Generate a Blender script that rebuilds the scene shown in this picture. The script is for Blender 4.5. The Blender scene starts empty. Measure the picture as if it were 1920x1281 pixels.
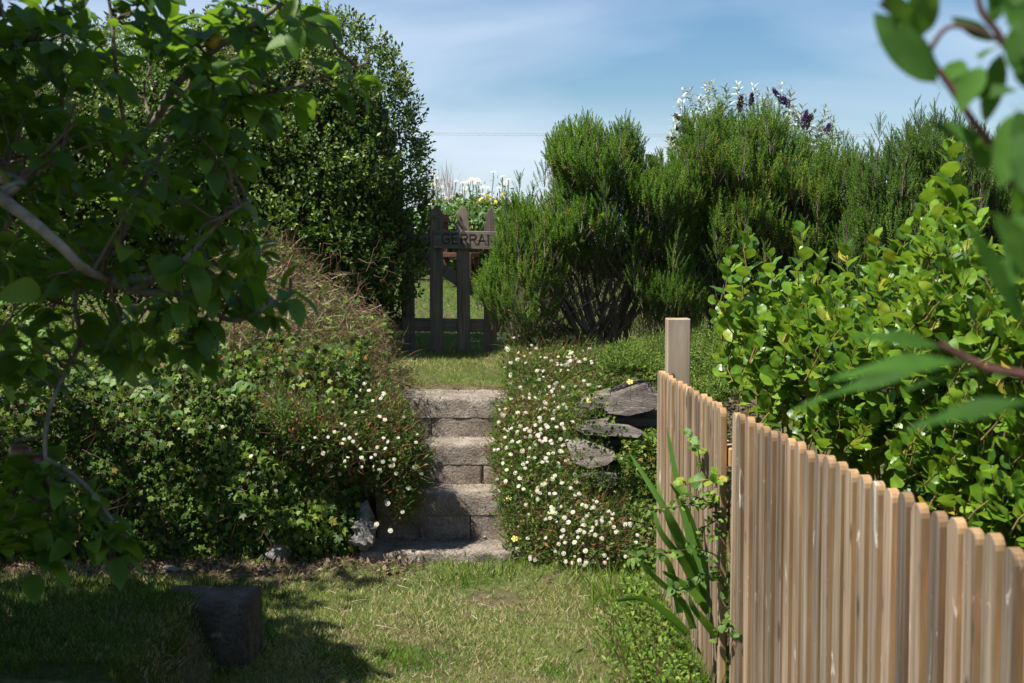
import bpy, math, random
import numpy as np
from mathutils import Vector, Matrix
R = math.radians
rng = np.random.default_rng(7)
random.seed(7)
SC = bpy.context.scene
COL = SC.collection

# ------------------------------------------------------------------ camera
EYE = 1.47
PITCH = 3.65
cam_d = bpy.data.cameras.new('camera')
cam = bpy.data.objects.new('camera', cam_d)
COL.objects.link(cam)
cam.location = (0, 0, EYE)
cam.rotation_euler = (R(90 - PITCH), 0, 0)
cam_d.lens = 50
cam_d.sensor_width = 36
cam_d.clip_start = .05
cam_d.clip_end = 3000
cam_d.dof.use_dof = True
cam_d.dof.focus_distance = 7.4
cam_d.dof.aperture_fstop = 7.5
cam_d.dof.aperture_blades = 9
SC.camera = cam

# ------------------------------------------------------------------ sun and sky
SUN_EL, SUN_AZ = 61, 207         # azimuth of the direction TOWARDS the sun, degrees ccw from +X
sd = Vector((math.cos(R(SUN_EL)) * math.cos(R(SUN_AZ)), math.cos(R(SUN_EL)) * math.sin(R(SUN_AZ)), math.sin(R(SUN_EL))))
sun_d = bpy.data.lights.new('sun', 'SUN')
sun_d.energy = 5.0
sun_d.angle = R(.53)
sun_d.color = (1.0, .955, .88)
sun = bpy.data.objects.new('sun', sun_d)
COL.objects.link(sun)
sun.location = (-6, -2, 12)
sun.rotation_euler = sd.to_track_quat('Z', 'Y').to_euler()

w = bpy.data.worlds.new('World')
SC.world = w
w.use_nodes = True
nt = w.node_tree
nt.nodes.clear()
N, L = nt.nodes, nt.links
out = N.new('ShaderNodeOutputWorld')
bg = N.new('ShaderNodeBackground')
bg.inputs['Strength'].default_value = .051
sky = N.new('ShaderNodeTexSky')
sky.sky_type = 'NISHITA'
sky.sun_disc = False
sky.sun_elevation = R(SUN_EL)
sky.sun_rotation = math.atan2(sd.x, sd.y)
sky.altitude = 50
sky.air_density = 1.0
sky.dust_density = .25
sky.ozone_density = 3.0
tc = N.new('ShaderNodeTexCoord')
mp = N.new('ShaderNodeMapping')
mp.inputs['Scale'].default_value = (1.2, 1.2, 5.5)
mp.inputs['Rotation'].default_value = (R(4), R(14), 0)
mp.inputs['Location'].default_value = (.35, .2, .1)
nz = N.new('ShaderNodeTexNoise')
nz.inputs['Scale'].default_value = 1.7
nz.inputs['Detail'].default_value = 5
nz.inputs['Roughness'].default_value = .45
nz.inputs['Distortion'].default_value = .5
rp = N.new('ShaderNodeMapRange')
rp.inputs['From Min'].default_value = .36
rp.inputs['From Max'].default_value = .58
rp.inputs['To Min'].default_value = .0
rp.inputs['To Max'].default_value = .8
sx = N.new('ShaderNodeSeparateXYZ')
low = N.new('ShaderNodeMapRange')
low.inputs['From Min'].default_value = .05
low.inputs['From Max'].default_value = .34
low.inputs['To Min'].default_value = 1.0
low.inputs['To Max'].default_value = .25
mul = N.new('ShaderNodeMath')
mul.operation = 'MULTIPLY'
mx = N.new('ShaderNodeMix')
mx.data_type = 'RGBA'
mx.inputs['B'].default_value = (7.8, 8.8, 10.7, 1)      # thin high cloud, radiance before the strength above
L.new(tc.outputs['Generated'], mp.inputs['Vector'])
L.new(mp.outputs['Vector'], nz.inputs['Vector'])
L.new(nz.outputs['Fac'], rp.inputs['Value'])
L.new(tc.outputs['Generated'], sx.inputs[0])
L.new(sx.outputs['Z'], low.inputs['Value'])
L.new(rp.outputs[0], mul.inputs[0])
L.new(low.outputs[0], mul.inputs[1])
hz = N.new('ShaderNodeMapRange')
hz.inputs['From Min'].default_value = .0
hz.inputs['From Max'].default_value = .11
hz.inputs['To Min'].default_value = .95
hz.inputs['To Max'].default_value = 0
L.new(sx.outputs['Z'], hz.inputs['Value'])
mm = N.new('ShaderNodeMath')
mm.operation = 'MAXIMUM'
L.new(mul.outputs[0], mm.inputs[0])
L.new(hz.outputs[0], mm.inputs[1])
L.new(mm.outputs[0], mx.inputs['Factor'])
hs = N.new('ShaderNodeHueSaturation')
hs.inputs['Saturation'].default_value = 1.25
hs.inputs['Value'].default_value = 1.08
L.new(sky.outputs['Color'], hs.inputs['Color'])
L.new(hs.outputs['Color'], mx.inputs['A'])
L.new(mx.outputs['Result'], bg.inputs['Color'])
L.new(bg.outputs[0], out.inputs['Surface'])

SC.view_settings.view_transform = 'Standard'
SC.view_settings.look = 'None'
SC.view_settings.exposure = 1.03
SC.view_settings.gamma = 1
SC.view_settings.use_curve_mapping = False
SC.render.engine = 'CYCLES'
SC.cycles.use_denoising = True
SC.cycles.max_bounces = 6
SC.cycles.diffuse_bounces = 1
SC.cycles.glossy_bounces = 2
SC.cycles.transmission_bounces = 4
SC.cycles.sample_clamp_indirect = 4
SC.cycles.caustics_reflective = False
SC.cycles.caustics_refractive = False

# ------------------------------------------------------------------ helpers
_cp, _sp = math.cos(R(PITCH)), math.sin(R(PITCH))
def P(px, py, Y):
    """points of the place seen at photo pixel (1920 wide) and lying at distance Y ahead"""
    px, py, Y = np.broadcast_arrays(np.asarray(px, float), np.asarray(py, float), np.asarray(Y, float))
    f = 1920 * 50 / 36
    u, v = (px - 960) / f, (640.5 - py) / f
    dy, dz = _cp + v * _sp, -_sp + v * _cp
    return np.stack([u / dy * Y, Y, EYE + dz / dy * Y], -1)
def V3(px, py, Y):
    return Vector(P(px, py, Y).tolist())
def norm(a):
    return a / np.maximum(np.linalg.norm(a, axis=-1, keepdims=True), 1e-9)
def sstep(t):
    t = np.clip(t, 0, 1)
    return t * t * (3 - 2 * t)
_ph = rng.uniform(0, 6.28, (6, 3))
_fr = rng.normal(0, 1, (6, 3))
def wob(p, s):
    """smooth pseudo noise in -1..1"""
    p = np.asarray(p, float) * s
    r = 0
    for k in range(6):
        r = r + np.sin(p @ _fr[k] + _ph[k, 0]) * np.cos(p @ _fr[(k + 2) % 6] * .7 + _ph[k, 1])
    return r / 3.0

def tag(o, label=None, cat=None, group=None, kind=None):
    if label: o['label'] = label
    if cat: o['category'] = cat
    if group: o['group'] = group
    if kind: o['kind'] = kind
    return o
def empty(name, loc, label, cat, group=None, rz=0):
    o = bpy.data.objects.new(name, None)
    o.empty_display_size = .1
    COL.objects.link(o)
    o.location = loc
    o.rotation_euler = (0, 0, rz)
    return tag(o, label, cat, group)
def link(name, me, parent=None, loc=None):
    """link a mesh whose vertices are in world coordinates (or local ones when loc is given)"""
    o = bpy.data.objects.new(name, me)
    COL.objects.link(o)
    if parent is not None:
        o.parent = parent
        if loc is None:
            o.matrix_parent_inverse = Matrix.LocRotScale(parent.location, parent.rotation_euler, None).inverted() if parent.parent is None else Matrix()
    if loc is not None:
        o.location = loc
    return o
def mesh_np(name, V, F, mats, smooth=False, rnd=None, midx=None):
    """V (n,3); F (m,k) all faces alike"""
    me = bpy.data.meshes.new(name)
    V = np.ascontiguousarray(V, np.float32)
    F = np.ascontiguousarray(F, np.int32)
    m, k = F.shape
    me.vertices.add(len(V))
    me.vertices.foreach_set('co', V.ravel())
    me.loops.add(m * k)
    me.loops.foreach_set('vertex_index', F.ravel())
    me.polygons.add(m)
    me.polygons.foreach_set('loop_start', np.arange(0, m * k, k, dtype=np.int32))
    if smooth:
        me.polygons.foreach_set('use_smooth', np.ones(m, bool))
    for t in (mats if isinstance(mats, (list, tuple)) else [mats]):
        me.materials.append(t)
    if midx is not None:
        me.polygons.foreach_set('material_index', np.ascontiguousarray(midx, np.int32))
    if rnd is not None:
        a = me.attributes.new('rnd', 'FLOAT', 'POINT')
        a.data.foreach_set('value', np.ascontiguousarray(rnd, np.float32))
    me.update(calc_edges=True)
    return me
def frames(d, n):
    """rotation columns: x side, y along, z normal"""
    y = norm(d)
    z = norm(n - (n * y).sum(-1, keepdims=True) * y)
    x = np.cross(y, z)
    return np.stack([x, y, z], -1)
def scatter(T, pos, d, n, s, sx=None):
    """T=(verts, faces, midx); returns world V, F, rnd, midx"""
    tv, tf = T[0], T[1]
    M = frames(d, n)
    sc = np.broadcast_to(np.asarray(s, float), (len(pos),))
    t = tv[None] * sc[:, None, None]
    if sx is not None:
        t = t * np.stack([sx, np.ones_like(sx), np.ones_like(sx)], -1)[:, None, :]
    V = np.einsum('nij,nkj->nki', M, t) + pos[:, None, :]
    F = tf[None] + (np.arange(len(pos)) * len(tv))[:, None, None]
    return V.reshape(-1, 3), F.reshape(-1, tf.shape[1])
def scat_mesh(name, T, pos, d, n, s, mats, rnd=None, smooth=False, parent=None, kind='stuff', sx=None, trnd=None):
    V, F = scatter(T, pos, d, n, s, sx)
    if rnd is None:
        rnd = rng.random(len(pos))
    r = np.repeat(rnd, len(T[0]))
    if trnd is not None:
        r = (r + np.tile(trnd, len(pos)))
    mi = np.tile(T[2], len(pos)) if len(T) > 2 and T[2] is not None else None
    me = mesh_np(name, V, F, mats, smooth, r, mi)
    o = link(name, me, parent)
    if kind: o['kind'] = kind
    return o
def rdir(n, up=0., spread=1.):
    v = rng.normal(0, spread, (n, 3))
    v[:, 2] += up
    return norm(v)

# --- tubes
def tube_np(paths, sides=6):
    """paths: list of (pts (k,3), radii (k,)); returns V, F(quads)"""
    Vs, Fs, off = [], [], 0
    for pts, rad in paths:
        pts = np.asarray(pts, float)
        k = len(pts)
        rad = np.broadcast_to(np.asarray(rad, float), (k,))
        tg = norm(np.gradient(pts, axis=0))
        ref = np.array([.31, .22, .93]) if abs(tg[0, 2]) < .9 else np.array([1., .1, 0])
        a = norm(np.cross(tg, ref))
        b = np.cross(tg, a)
        th = np.arange(sides) / sides * 2 * np.pi
        ring = pts[:, None] + rad[:, None, None] * (np.cos(th)[None, :, None] * a[:, None] + np.sin(th)[None, :, None] * b[:, None])
        Vs.append(ring.reshape(-1, 3))
        i = np.arange(k - 1)[:, None] * sides
        j = np.arange(sides)[None]
        jn = (j + 1) % sides
        Fs.append(np.stack([i + j, i + jn, i + sides + jn, i + sides + j], -1).reshape(-1, 4) + off)
        off += k * sides
    return np.concatenate(Vs), np.concatenate(Fs)
def tubes(name, paths, mat, sides=6, parent=None, kind=None, each=False):
    if each:
        for q in paths: tubes(name, [q], mat, sides, parent, kind)
        return
    V, F = tube_np(paths, sides)
    o = link(name, mesh_np(name, V, F, mat, True, np.full(len(V), .5)), parent)
    if kind: o['kind'] = kind
    return o
def curve_pts(a, b, k=6, sag=0., wig=.0, seed=None):
    a, b = np.asarray(a, float), np.asarray(b, float)
    t = np.linspace(0, 1, k)[:, None]
    p = a + (b - a) * t
    p[:, 2] -= (np.sin(t[:, 0] * np.pi)) * sag
    ln = np.linalg.norm(b - a)
    j = rng.normal(0, wig * ln, (k, 3))
    j[0] = j[-1] = 0
    return p + j
def smoothline(pts, k=4):
    pts = np.asarray(pts, float)
    n = len(pts)
    out = []
    for i in range(n - 1):
        p0, p1, p2, p3 = pts[max(i - 1, 0)], pts[i], pts[i + 1], pts[min(i + 2, n - 1)]
        for t in np.arange(k) / k:
            out.append(.5 * ((2 * p1) + (-p0 + p2) * t + (2 * p0 - 5 * p1 + 4 * p2 - p3) * t * t + (-p0 + 3 * p1 - 3 * p2 + p3) * t ** 3))
    out.append(pts[-1])
    return np.array(out)

# --- boxes with bevel
import bmesh
def box_me(name, sx, sy, sz, mats, bevel=.004, seg=1, jit=0., sub=0, top=None):
    bm = bmesh.new()
    bmesh.ops.create_cube(bm, size=1)
    for v in bm.verts:
        v.co = Vector((v.co.x * sx, v.co.y * sy, (v.co.z + .5) * sz))
    if sub:
        bmesh.ops.subdivide_edges(bm, edges=bm.edges[:], cuts=sub, use_grid_fill=True)
    if jit:
        for v in bm.verts:
            q = wob(np.array(v.co) * 1. + sx * 7, 9)
            v.co += Vector((random.gauss(0, 1), random.gauss(0, 1), random.gauss(0, 1))) * jit + Vector((0, 0, jit * q))
    if bevel:
        es = [e for e in bm.edges if e.is_manifold and e.calc_face_angle(0) > .6]
        bmesh.ops.bevel(bm, geom=es, offset=bevel, segments=seg, affect='EDGES', profile=.6)
    me = bpy.data.meshes.new(name)
    bm.to_mesh(me)
    bm.free()
    for m in (mats if isinstance(mats, (list, tuple)) else [mats]):
        me.materials.append(m)
    return me
def put(name, me, loc, parent=None, rot=(0, 0, 0)):
    """place a local mesh at a world location under an Empty parent that may be rotated"""
    o = bpy.data.objects.new(name, me)
    COL.objects.link(o)
    M = Matrix.LocRotScale(Vector(loc), Matrix.Identity(3).to_euler() if rot is None else Vector((0, 0, 0)) and None, None) if False else None
    from mathutils import Euler
    W = Matrix.Translation(Vector(loc)) @ Euler(rot).to_matrix().to_4x4()
    if parent is not None:
        o.parent = parent
        chain = []
        p = parent
        while p is not None:
            chain.append(p.matrix_basis.copy() if False else Matrix.LocRotScale(p.location, p.rotation_euler, p.scale))
            if p.parent is not None:
                chain.append(p.matrix_parent_inverse.copy())
            p = p.parent
        PW = Matrix()
        for c in reversed(chain):
            PW = PW @ c
        W = PW.inverted() @ W
    o.matrix_parent_inverse = Matrix()
    loc_, rot_, sc_ = W.decompose()
    o.location = loc_
    o.rotation_euler = rot_.to_euler()
    return o

# ------------------------------------------------------------------ materials
def newmat(name):
    m = bpy.data.materials.new(name)
    m.use_nodes = True
    t = m.node_tree
    t.nodes.clear()
    o = t.nodes.new('ShaderNodeOutputMaterial')
    p = t.nodes.new('ShaderNodeBsdfPrincipled')
    t.links.new(p.outputs[0], o.inputs[0])
    return m, t, p, o
def ramp(t, cols, fac):
    r = t.nodes.new('ShaderNodeValToRGB')
    while len(r.color_ramp.elements) < len(cols):
        r.color_ramp.elements.new(.5)
    for e, (p, c) in zip(r.color_ramp.elements, cols):
        e.position = p
        e.color = (*c, 1)
    t.links.new(fac, r.inputs[0])
    return r.outputs[0]
def noise(t, scale, detail=4, rough=.55, vec=None, dist=0.):
    n = t.nodes.new('ShaderNodeTexNoise')
    n.inputs['Scale'].default_value = scale
    n.inputs['Detail'].default_value = detail
    n.inputs['Roughness'].default_value = rough
    n.inputs['Distortion'].default_value = dist
    if vec is not None:
        t.links.new(vec, n.inputs['Vector'])
    return n.outputs['Fac']
def coords(t, scale=(1, 1, 1), obj=True, jitter=False):
    c = t.nodes.new('ShaderNodeTexCoord')
    m = t.nodes.new('ShaderNodeMapping')
    m.inputs['Scale'].default_value = scale
    t.links.new(c.outputs['Object'], m.inputs['Vector'])
    if jitter:
        oi = t.nodes.new('ShaderNodeObjectInfo')
        k = t.nodes.new('ShaderNodeMath')
        k.operation = 'MULTIPLY'
        k.inputs[1].default_value = 37.
        t.links.new(oi.outputs['Random'], k.inputs[0])
        cb = t.nodes.new('ShaderNodeCombineXYZ')
        for i in range(3):
            t.links.new(k.outputs[0], cb.inputs[i])
        t.links.new(cb.outputs[0], m.inputs['Location'])
    return m.outputs['Vector']
def mixc(t, f, a, b, mode='MIX'):
    m = t.nodes.new('ShaderNodeMix')
    m.data_type = 'RGBA'
    m.blend_type = mode
    for k, v in (('Factor', f), ('A', a), ('B', b)):
        i = [s for s in m.inputs if s.name == k and (s.type == ('VALUE' if k == 'Factor' else 'RGBA'))][0]
        if hasattr(v, 'links') or isinstance(v, bpy.types.NodeSocket):
            t.links.new(v, i)
        elif k == 'Factor':
            i.default_value = v
        else:
            i.default_value = (*v, 1)
    return [s for s in m.outputs if s.type == 'RGBA'][0]
def bump(t, p, h, strength=.4, dist=.01):
    b = t.nodes.new('ShaderNodeBump')
    b.inputs['Strength'].default_value = strength
    b.inputs['Distance'].default_value = dist
    t.links.new(h, b.inputs['Height'])
    t.links.new(b.outputs[0], p.inputs['Normal'])
def rndfac(t):
    a = t.nodes.new('ShaderNodeAttribute')
    a.attribute_name = 'rnd'
    oi = t.nodes.new('ShaderNodeObjectInfo')
    ad = t.nodes.new('ShaderNodeMath')
    ad.operation = 'ADD'
    t.links.new(a.outputs['Fac'], ad.inputs[0])
    t.links.new(oi.outputs['Random'], ad.inputs[1])
    fr = t.nodes.new('ShaderNodeMath')
    fr.operation = 'FRACT'
    t.links.new(ad.outputs[0], fr.inputs[0])
    return fr.outputs[0]
def leafmat(name, cols, trans=(.15, .3, .03), tmix=.3, rough=.42, spec=.4, vein=False):
    m, t, p, o = newmat(name)
    f = rndfac(t)
    c = ramp(t, cols, f)
    if vein:
        v = noise(t, 55, 2, .5, coords(t))
        c = mixc(t, .5, c, ramp(t, [(.35, (.55, .55, .5)), (.7, (1.2, 1.2, 1.15))], v), 'MULTIPLY')
        bump(t, p, v, .25, .003)
    t.links.new(c, p.inputs['Base Color'])
    p.inputs['Roughness'].default_value = rough
    p.inputs['Specular IOR Level'].default_value = spec
    tr = t.nodes.new('ShaderNodeBsdfTranslucent')
    tc_ = mixc(t, .45, trans, c)
    t.links.new(tc_, tr.inputs['Color'])
    mxs = t.nodes.new('ShaderNodeMixShader')
    mxs.inputs[0].default_value = tmix
    t.links.new(p.outputs[0], mxs.inputs[1])
    t.links.new(tr.outputs[0], mxs.inputs[2])
    t.links.new(mxs.outputs[0], o.inputs[0])
    return m
def flat(name, col, rough=.7, spec=.3, var=.25, scale=30, bmp=.2):
    m, t, p, o = newmat(name)
    v = noise(t, scale, 4, .6, coords(t, jitter=True))
    c = mixc(t, 1., ramp(t, [(.25, (1 - var,) * 3), (.75, (1 + var,) * 3)], v), col, 'MULTIPLY')
    t.links.new(c, p.inputs['Base Color'])
    p.inputs['Roughness'].default_value = rough
    p.inputs['Specular IOR Level'].default_value = spec
    if bmp: bump(t, p, v, bmp, .004)
    return m

M = {}
M['apple'] = leafmat('apple_leaf', [(0, (.035, .085, .012)), (.5, (.06, .14, .016)), (.85, (.1, .2, .022)), (1, (.16, .25, .03))], (.3, .52, .02), .42, .45, .35, True)
M['hedge'] = leafmat('hedge_leaf', [(0, (.018, .042, .006)), (.5, (.045, .1, .012)), (.8, (.12, .19, .022)), (1, (.24, .3, .045))], (.22, .36, .02), .25, .45, .3)
M['ivy'] = leafmat('ivy_leaf', [(0, (.02, .04, .008)), (.5, (.055, .1, .013)), (.85, (.13, .2, .022)), (.95, (.2, .23, .035)), (1, (.2, .08, .03))], (.2, .3, .02), .22, .45, .16)
M['gris'] = leafmat('griselinia_leaf', [(0, (.04, .1, .01)), (.3, (.085, .18, .016)), (.6, (.13, .25, .02)), (.9, (.19, .31, .028)), (.985, (.28, .35, .04)), (1, (.42, .33, .03))], (.36, .55, .03), .35, .36, .35, True)
M['rose'] = leafmat('rosemary_needle', [(0, (.035, .08, .008)), (.5, (.085, .18, .016)), (.85, (.15, .26, .025)), (.95, (.22, .28, .035)), (1, (.24, .15, .05))], (.22, .45, .02), .3, .6, .12)
M['rose2'] = leafmat('rosemary_dark_needle', [(0, (.035, .08, .01)), (.5, (.08, .165, .02)), (.9, (.14, .235, .032)), (1, (.17, .15, .06))], (.18, .38, .03), .28, .6, .12)
M['grass'] = leafmat('grass_blade', [(0, (.055, .125, .014)), (.4, (.105, .2, .024)), (.66, (.17, .25, .045)), (.84, (.38, .33, .15)), (1, (.58, .49, .3))], (.32, .46, .06), .35, .65, .12)
M['lush'] = leafmat('lush_grass_blade', [(0, (.06, .12, .012)), (.6, (.13, .22, .026)), (1, (.24, .3, .06))], (.3, .44, .04), .32, .6, .14)
M['straw'] = leafmat('straw', [(0, (.08, .042, .027)), (.4, (.17, .095, .062)), (.75, (.32, .21, .13)), (1, (.5, .42, .29))], (.3, .2, .1), .15, .7, .2)
M['redstem'] = leafmat('fleabane_stem', [(0, (.06, .1, .03)), (.45, (.1, .13, .035)), (.7, (.17, .09, .05)), (1, (.24, .08, .06))], (.15, .2, .05), .2, .6, .2)
M['flea'] = leafmat('fleabane_leaf', [(0, (.035, .08, .012)), (.5, (.08, .155, .02)), (.8, (.15, .23, .035)), (.88, (.24, .1, .05)), (1, (.34, .1, .07))], (.2, .36, .03), .28, .55, .14)
M['cover'] = leafmat('ground_cover_leaf', [(0, (.04, .075, .012)), (.6, (.1, .17, .024)), (1, (.2, .28, .045))], (.24, .38, .03), .26, .55, .14)
M['turf'] = leafmat('shade_dark_turf_blade', [(0, (.025, .05, .008)), (.6, (.06, .1, .016)), (.9, (.13, .17, .035)), (1, (.3, .26, .12))], (.16, .26, .02), .25, .7, .1)  # blades coloured darker to carry the shade lying on this turf
M['blade'] = leafmat('iris_blade', [(0, (.06, .14, .02)), (.6, (.11, .22, .035)), (1, (.17, .28, .05))], (.22, .42, .03), .32, .55, .2)
M['bramble'] = leafmat('bramble_leaf', [(0, (.05, .11, .02)), (.6, (.1, .19, .03)), (1, (.17, .26, .05))], (.25, .42, .05), .3, .5, .3, True)
M['near'] = leafmat('near_leaf', [(0, (.025, .07, .01)), (.6, (.05, .125, .018)), (1, (.12, .2, .03))], (.2, .45, .03), .3, .65, .1, True)
M['silver'] = leafmat('buddleia_leaf', [(0, (.14, .2, .12)), (.5, (.32, .38, .29)), (1, (.6, .63, .57))], (.3, .35, .2), .2, .7, .2)
M['bed'] = leafmat('bed_leaf', [(0, (.04, .1, .02)), (.6, (.1, .19, .035)), (1, (.24, .3, .06))], (.25, .4, .05), .3, .5, .3)
M['petal'] = leafmat('white_petal', [(0, (.6, .58, .5)), (.8, (.72, .7, .62)), (1, (.78, .62, .66))], (.7, .7, .65), .25, .6, .2)
M['pink'] = leafmat('pink_petal', [(0, (.5, .22, .26)), (.6, (.6, .35, .4)), (1, (.4, .12, .16))], (.5, .3, .3), .2, .6, .2)
M['yellow'] = leafmat('yellow_petal', [(0, (.8, .6, .1)), (1, (.85, .75, .25))], (.85, .75, .2), .3, .6, .2)
M['disc'] = flat('yellow_disc', (.68, .58, .14), .8, .1, .2, 200)
M['purple'] = leafmat('buddleia_floret', [(0, (.05, .025, .05)), (.6, (.13, .08, .2)), (1, (.25, .16, .34))], (.2, .1, .3), .15, .7, .1)
M['brownfl'] = leafmat('faded_floret', [(0, (.05, .03, .02)), (1, (.16, .1, .08))], (.2, .1, .1), .1, .8, .1)
M['leafdead'] = leafmat('dead_leaf', [(0, (.06, .04, .03)), (.6, (.14, .085, .06)), (1, (.36, .27, .19))], (.2, .1, .05), .1, .8, .1)
M['apple_skin'] = flat('apple_skin', (.11, .04, .02), .35, .5, .3, 12, 0)
M['apple_yellow'] = flat('apple_yellow', (.5, .38, .05), .35, .5, .3, 12, 0)

def barkmat(name, a, b, sc=(40, 40, 8), bmp=.5):
    m, t, p, o = newmat(name)
    v = noise(t, 1, 6, .6, coords(t, sc))
    v2 = noise(t, 14, 3, .5, coords(t))
    c = ramp(t, [(.3, a), (.7, b)], v)
    c = mixc(t, 1., c, ramp(t, [(.3, (.7, .72, .66)), (.7, (1.15, 1.1, 1.1))], v2), 'MULTIPLY')
    t.links.new(c, p.inputs['Base Color'])
    p.inputs['Roughness'].default_value = .85
    bump(t, p, v, bmp, .004)
    return m
M['bark'] = barkmat('apple_bark', (.1, .085, .07), (.28, .25, .21), (30, 30, 30))
M['twig'] = barkmat('twig_bark', (.06, .04, .03), (.15, .11, .075))
M['gtwig'] = barkmat('griselinia_twig', (.14, .09, .035), (.3, .2, .06))
M['rtwig'] = barkmat('rosemary_wood', (.07, .05, .04), (.2, .16, .12))
M['ntwig'] = barkmat('reddish_near_twig', (.07, .028, .024), (.15, .06, .045))

def woodmat(name, stops, sc, tint=.3, white=0., bmp=.5, knots=False):
    m, t, p, o = newmat(name)
    v = noise(t, 1, 7, .62, coords(t, sc, jitter=True), .6)
    c = ramp(t, stops, v)
    oi = t.nodes.new('ShaderNodeObjectInfo')
    tn = ramp(t, [(0, (1 - tint, 1 - tint, 1 - tint * .9)), (.5, (1, 1, 1)), (1, (1 + tint * .6, 1 + tint * .45, 1 + tint * .35))], oi.outputs['Random'])
    c = mixc(t, 1., c, tn, 'MULTIPLY')
    if white:
        v3 = noise(t, 1, 5, .7, coords(t, (18, 18, 5), jitter=True), 1.2)
        c = mixc(t, ramp(t, [(.62, (0, 0, 0)), (.72, (white,) * 3)], v3), c, (.62, .57, .5))
    v2 = noise(t, 1, 3, .5, coords(t, (9, 9, 2.2), jitter=True))
    c = mixc(t, 1., c, ramp(t, [(.3, (.72, .7, .68)), (.65, (1.1, 1.1, 1.1))], v2), 'MULTIPLY')
    if knots:
        vo = t.nodes.new('ShaderNodeTexVoronoi')
        vo.inputs['Scale'].default_value = 1
        t.links.new(coords(t, (11, 11, 4.5), jitter=True), vo.inputs['Vector'])
        c = mixc(t, ramp(t, [(.1, (1, 1, 1)), (.17, (0, 0, 0))], vo.outputs['Distance']), c, (.07, .05, .04))
    t.links.new(c, p.inputs['Base Color'])
    p.inputs['Roughness'].default_value = .8
    p.inputs['Specular IOR Level'].default_value = .2
    bump(t, p, v, bmp, .003)
    return m
M['pale_face'] = woodmat('paling_weathered_face', [(.3, (.1, .072, .05)), (.45, (.2, .148, .1)), (.6, (.28, .22, .155)), (.75, (.38, .33, .265))], (60, 60, 1.6), .45, .95, .5, True)
M['pale_edge'] = woodmat('paling_sawn_edge', [(.25, (.22, .13, .06)), (.55, (.34, .21, .1)), (.8, (.44, .3, .17))], (40, 40, 3.), .35, .35, .3)
M['post'] = woodmat('post_wood', [(.25, (.2, .155, .11)), (.5, (.31, .25, .185)), (.8, (.4, .33, .25))], (45, 45, 2.), .1, .15, .5, True)
M['gate'] = woodmat('gate_wood', [(.25, (.09, .073, .055)), (.5, (.19, .157, .12)), (.8, (.31, .265, .21))], (60, 60, 2.5), .25, .1, .7)
M['gateh'] = woodmat('gate_rail_wood', [(.25, (.1, .083, .066)), (.5, (.2, .168, .138)), (.8, (.31, .265, .225))], (2.5, 60, 60), .15, 0, .7)
M['brownwood'] = woodmat('stained_chair_wood', [(.25, (.06, .028, .02)), (.8, (.15, .075, .05))], (4, 30, 30), .2, 0, .3)
M['dark_stroke'] = flat('letter_dark_stroke', (.05, .04, .032), .9, .1)

def stonemat(name, cols, sc, bmp=.8, dist=.012, lichen=0., coarse=None, moss=0.):
    m, t, p, o = newmat(name)
    co = coords(t, sc, jitter=True)
    v = noise(t, 9, 9, .68, co)
    g = noise(t, 95, 4, .7, co)
    c = ramp(t, cols, v)
    c = mixc(t, .75, c, ramp(t, [(.3, (.4, .38, .36)), (.62, (1.3, 1.28, 1.25))], g), 'MULTIPLY')
    if lichen:
        l = noise(t, 13, 6, .75, co, .5)
        c = mixc(t, ramp(t, [(.6, (0, 0, 0)), (.66, (lichen,) * 3)], l), c, (.62, .6, .55))
    if moss:
        l = noise(t, 5, 6, .7, co, .8)
        c = mixc(t, ramp(t, [(.5, (0, 0, 0)), (.66, (moss,) * 3)], l), c, (.06, .075, .03))
    t.links.new(c, p.inputs['Base Color'])
    p.inputs['Roughness'].default_value = .92
    p.inputs['Specular IOR Level'].default_value = .2
    ad = t.nodes.new('ShaderNodeMath')
    ad.operation = 'ADD'
    t.links.new(v, ad.inputs[0])
    t.links.new(g, ad.inputs[1])
    bump(t, p, ad.outputs[0], bmp, dist)
    return m
M['slab'] = stonemat('step_slab_concrete', [(.25, (.17, .13, .1)), (.5, (.38, .32, .265)), (.75, (.56, .49, .42))], (1, 1, 1), 1., .025, .45, moss=.3)
M['block'] = stonemat('step_block_concrete', [(.25, (.14, .11, .085)), (.5, (.28, .23, .19)), (.8, (.42, .36, .31))], (1, 1, 1), .9, .014, .15, moss=.4)
M['slate'] = stonemat('slate', [(.3, (.07, .06, .055)), (.5, (.2, .17, .155)), (.7, (.36, .31, .28))], (.6, .6, 3.2), 1., .03, .8, moss=.3)
M['slate_pale'] = stonemat('lichened_slate', [(.3, (.13, .1, .085)), (.5, (.34, .29, .25)), (.7, (.5, .45, .4))], (.6, .6, 3.2), 1., .03, 1., moss=.3)
M['shade_dark'] = stonemat('mossy_shade_dark_concrete', [(.25, (.04, .033, .027)), (.5, (.12, .1, .08)), (.8, (.24, .205, .17))], (1, 1, 1), 1., .02, .3, moss=.7)  # mossy old concrete with the block's shade put into its dark colour
M['wallstone'] = stonemat('grey_wall_stone', [(.25, (.12, .115, .11)), (.5, (.26, .25, .24)), (.8, (.36, .35, .32))], (1, 1, 1), 1., .02, .2, moss=.7)

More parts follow.
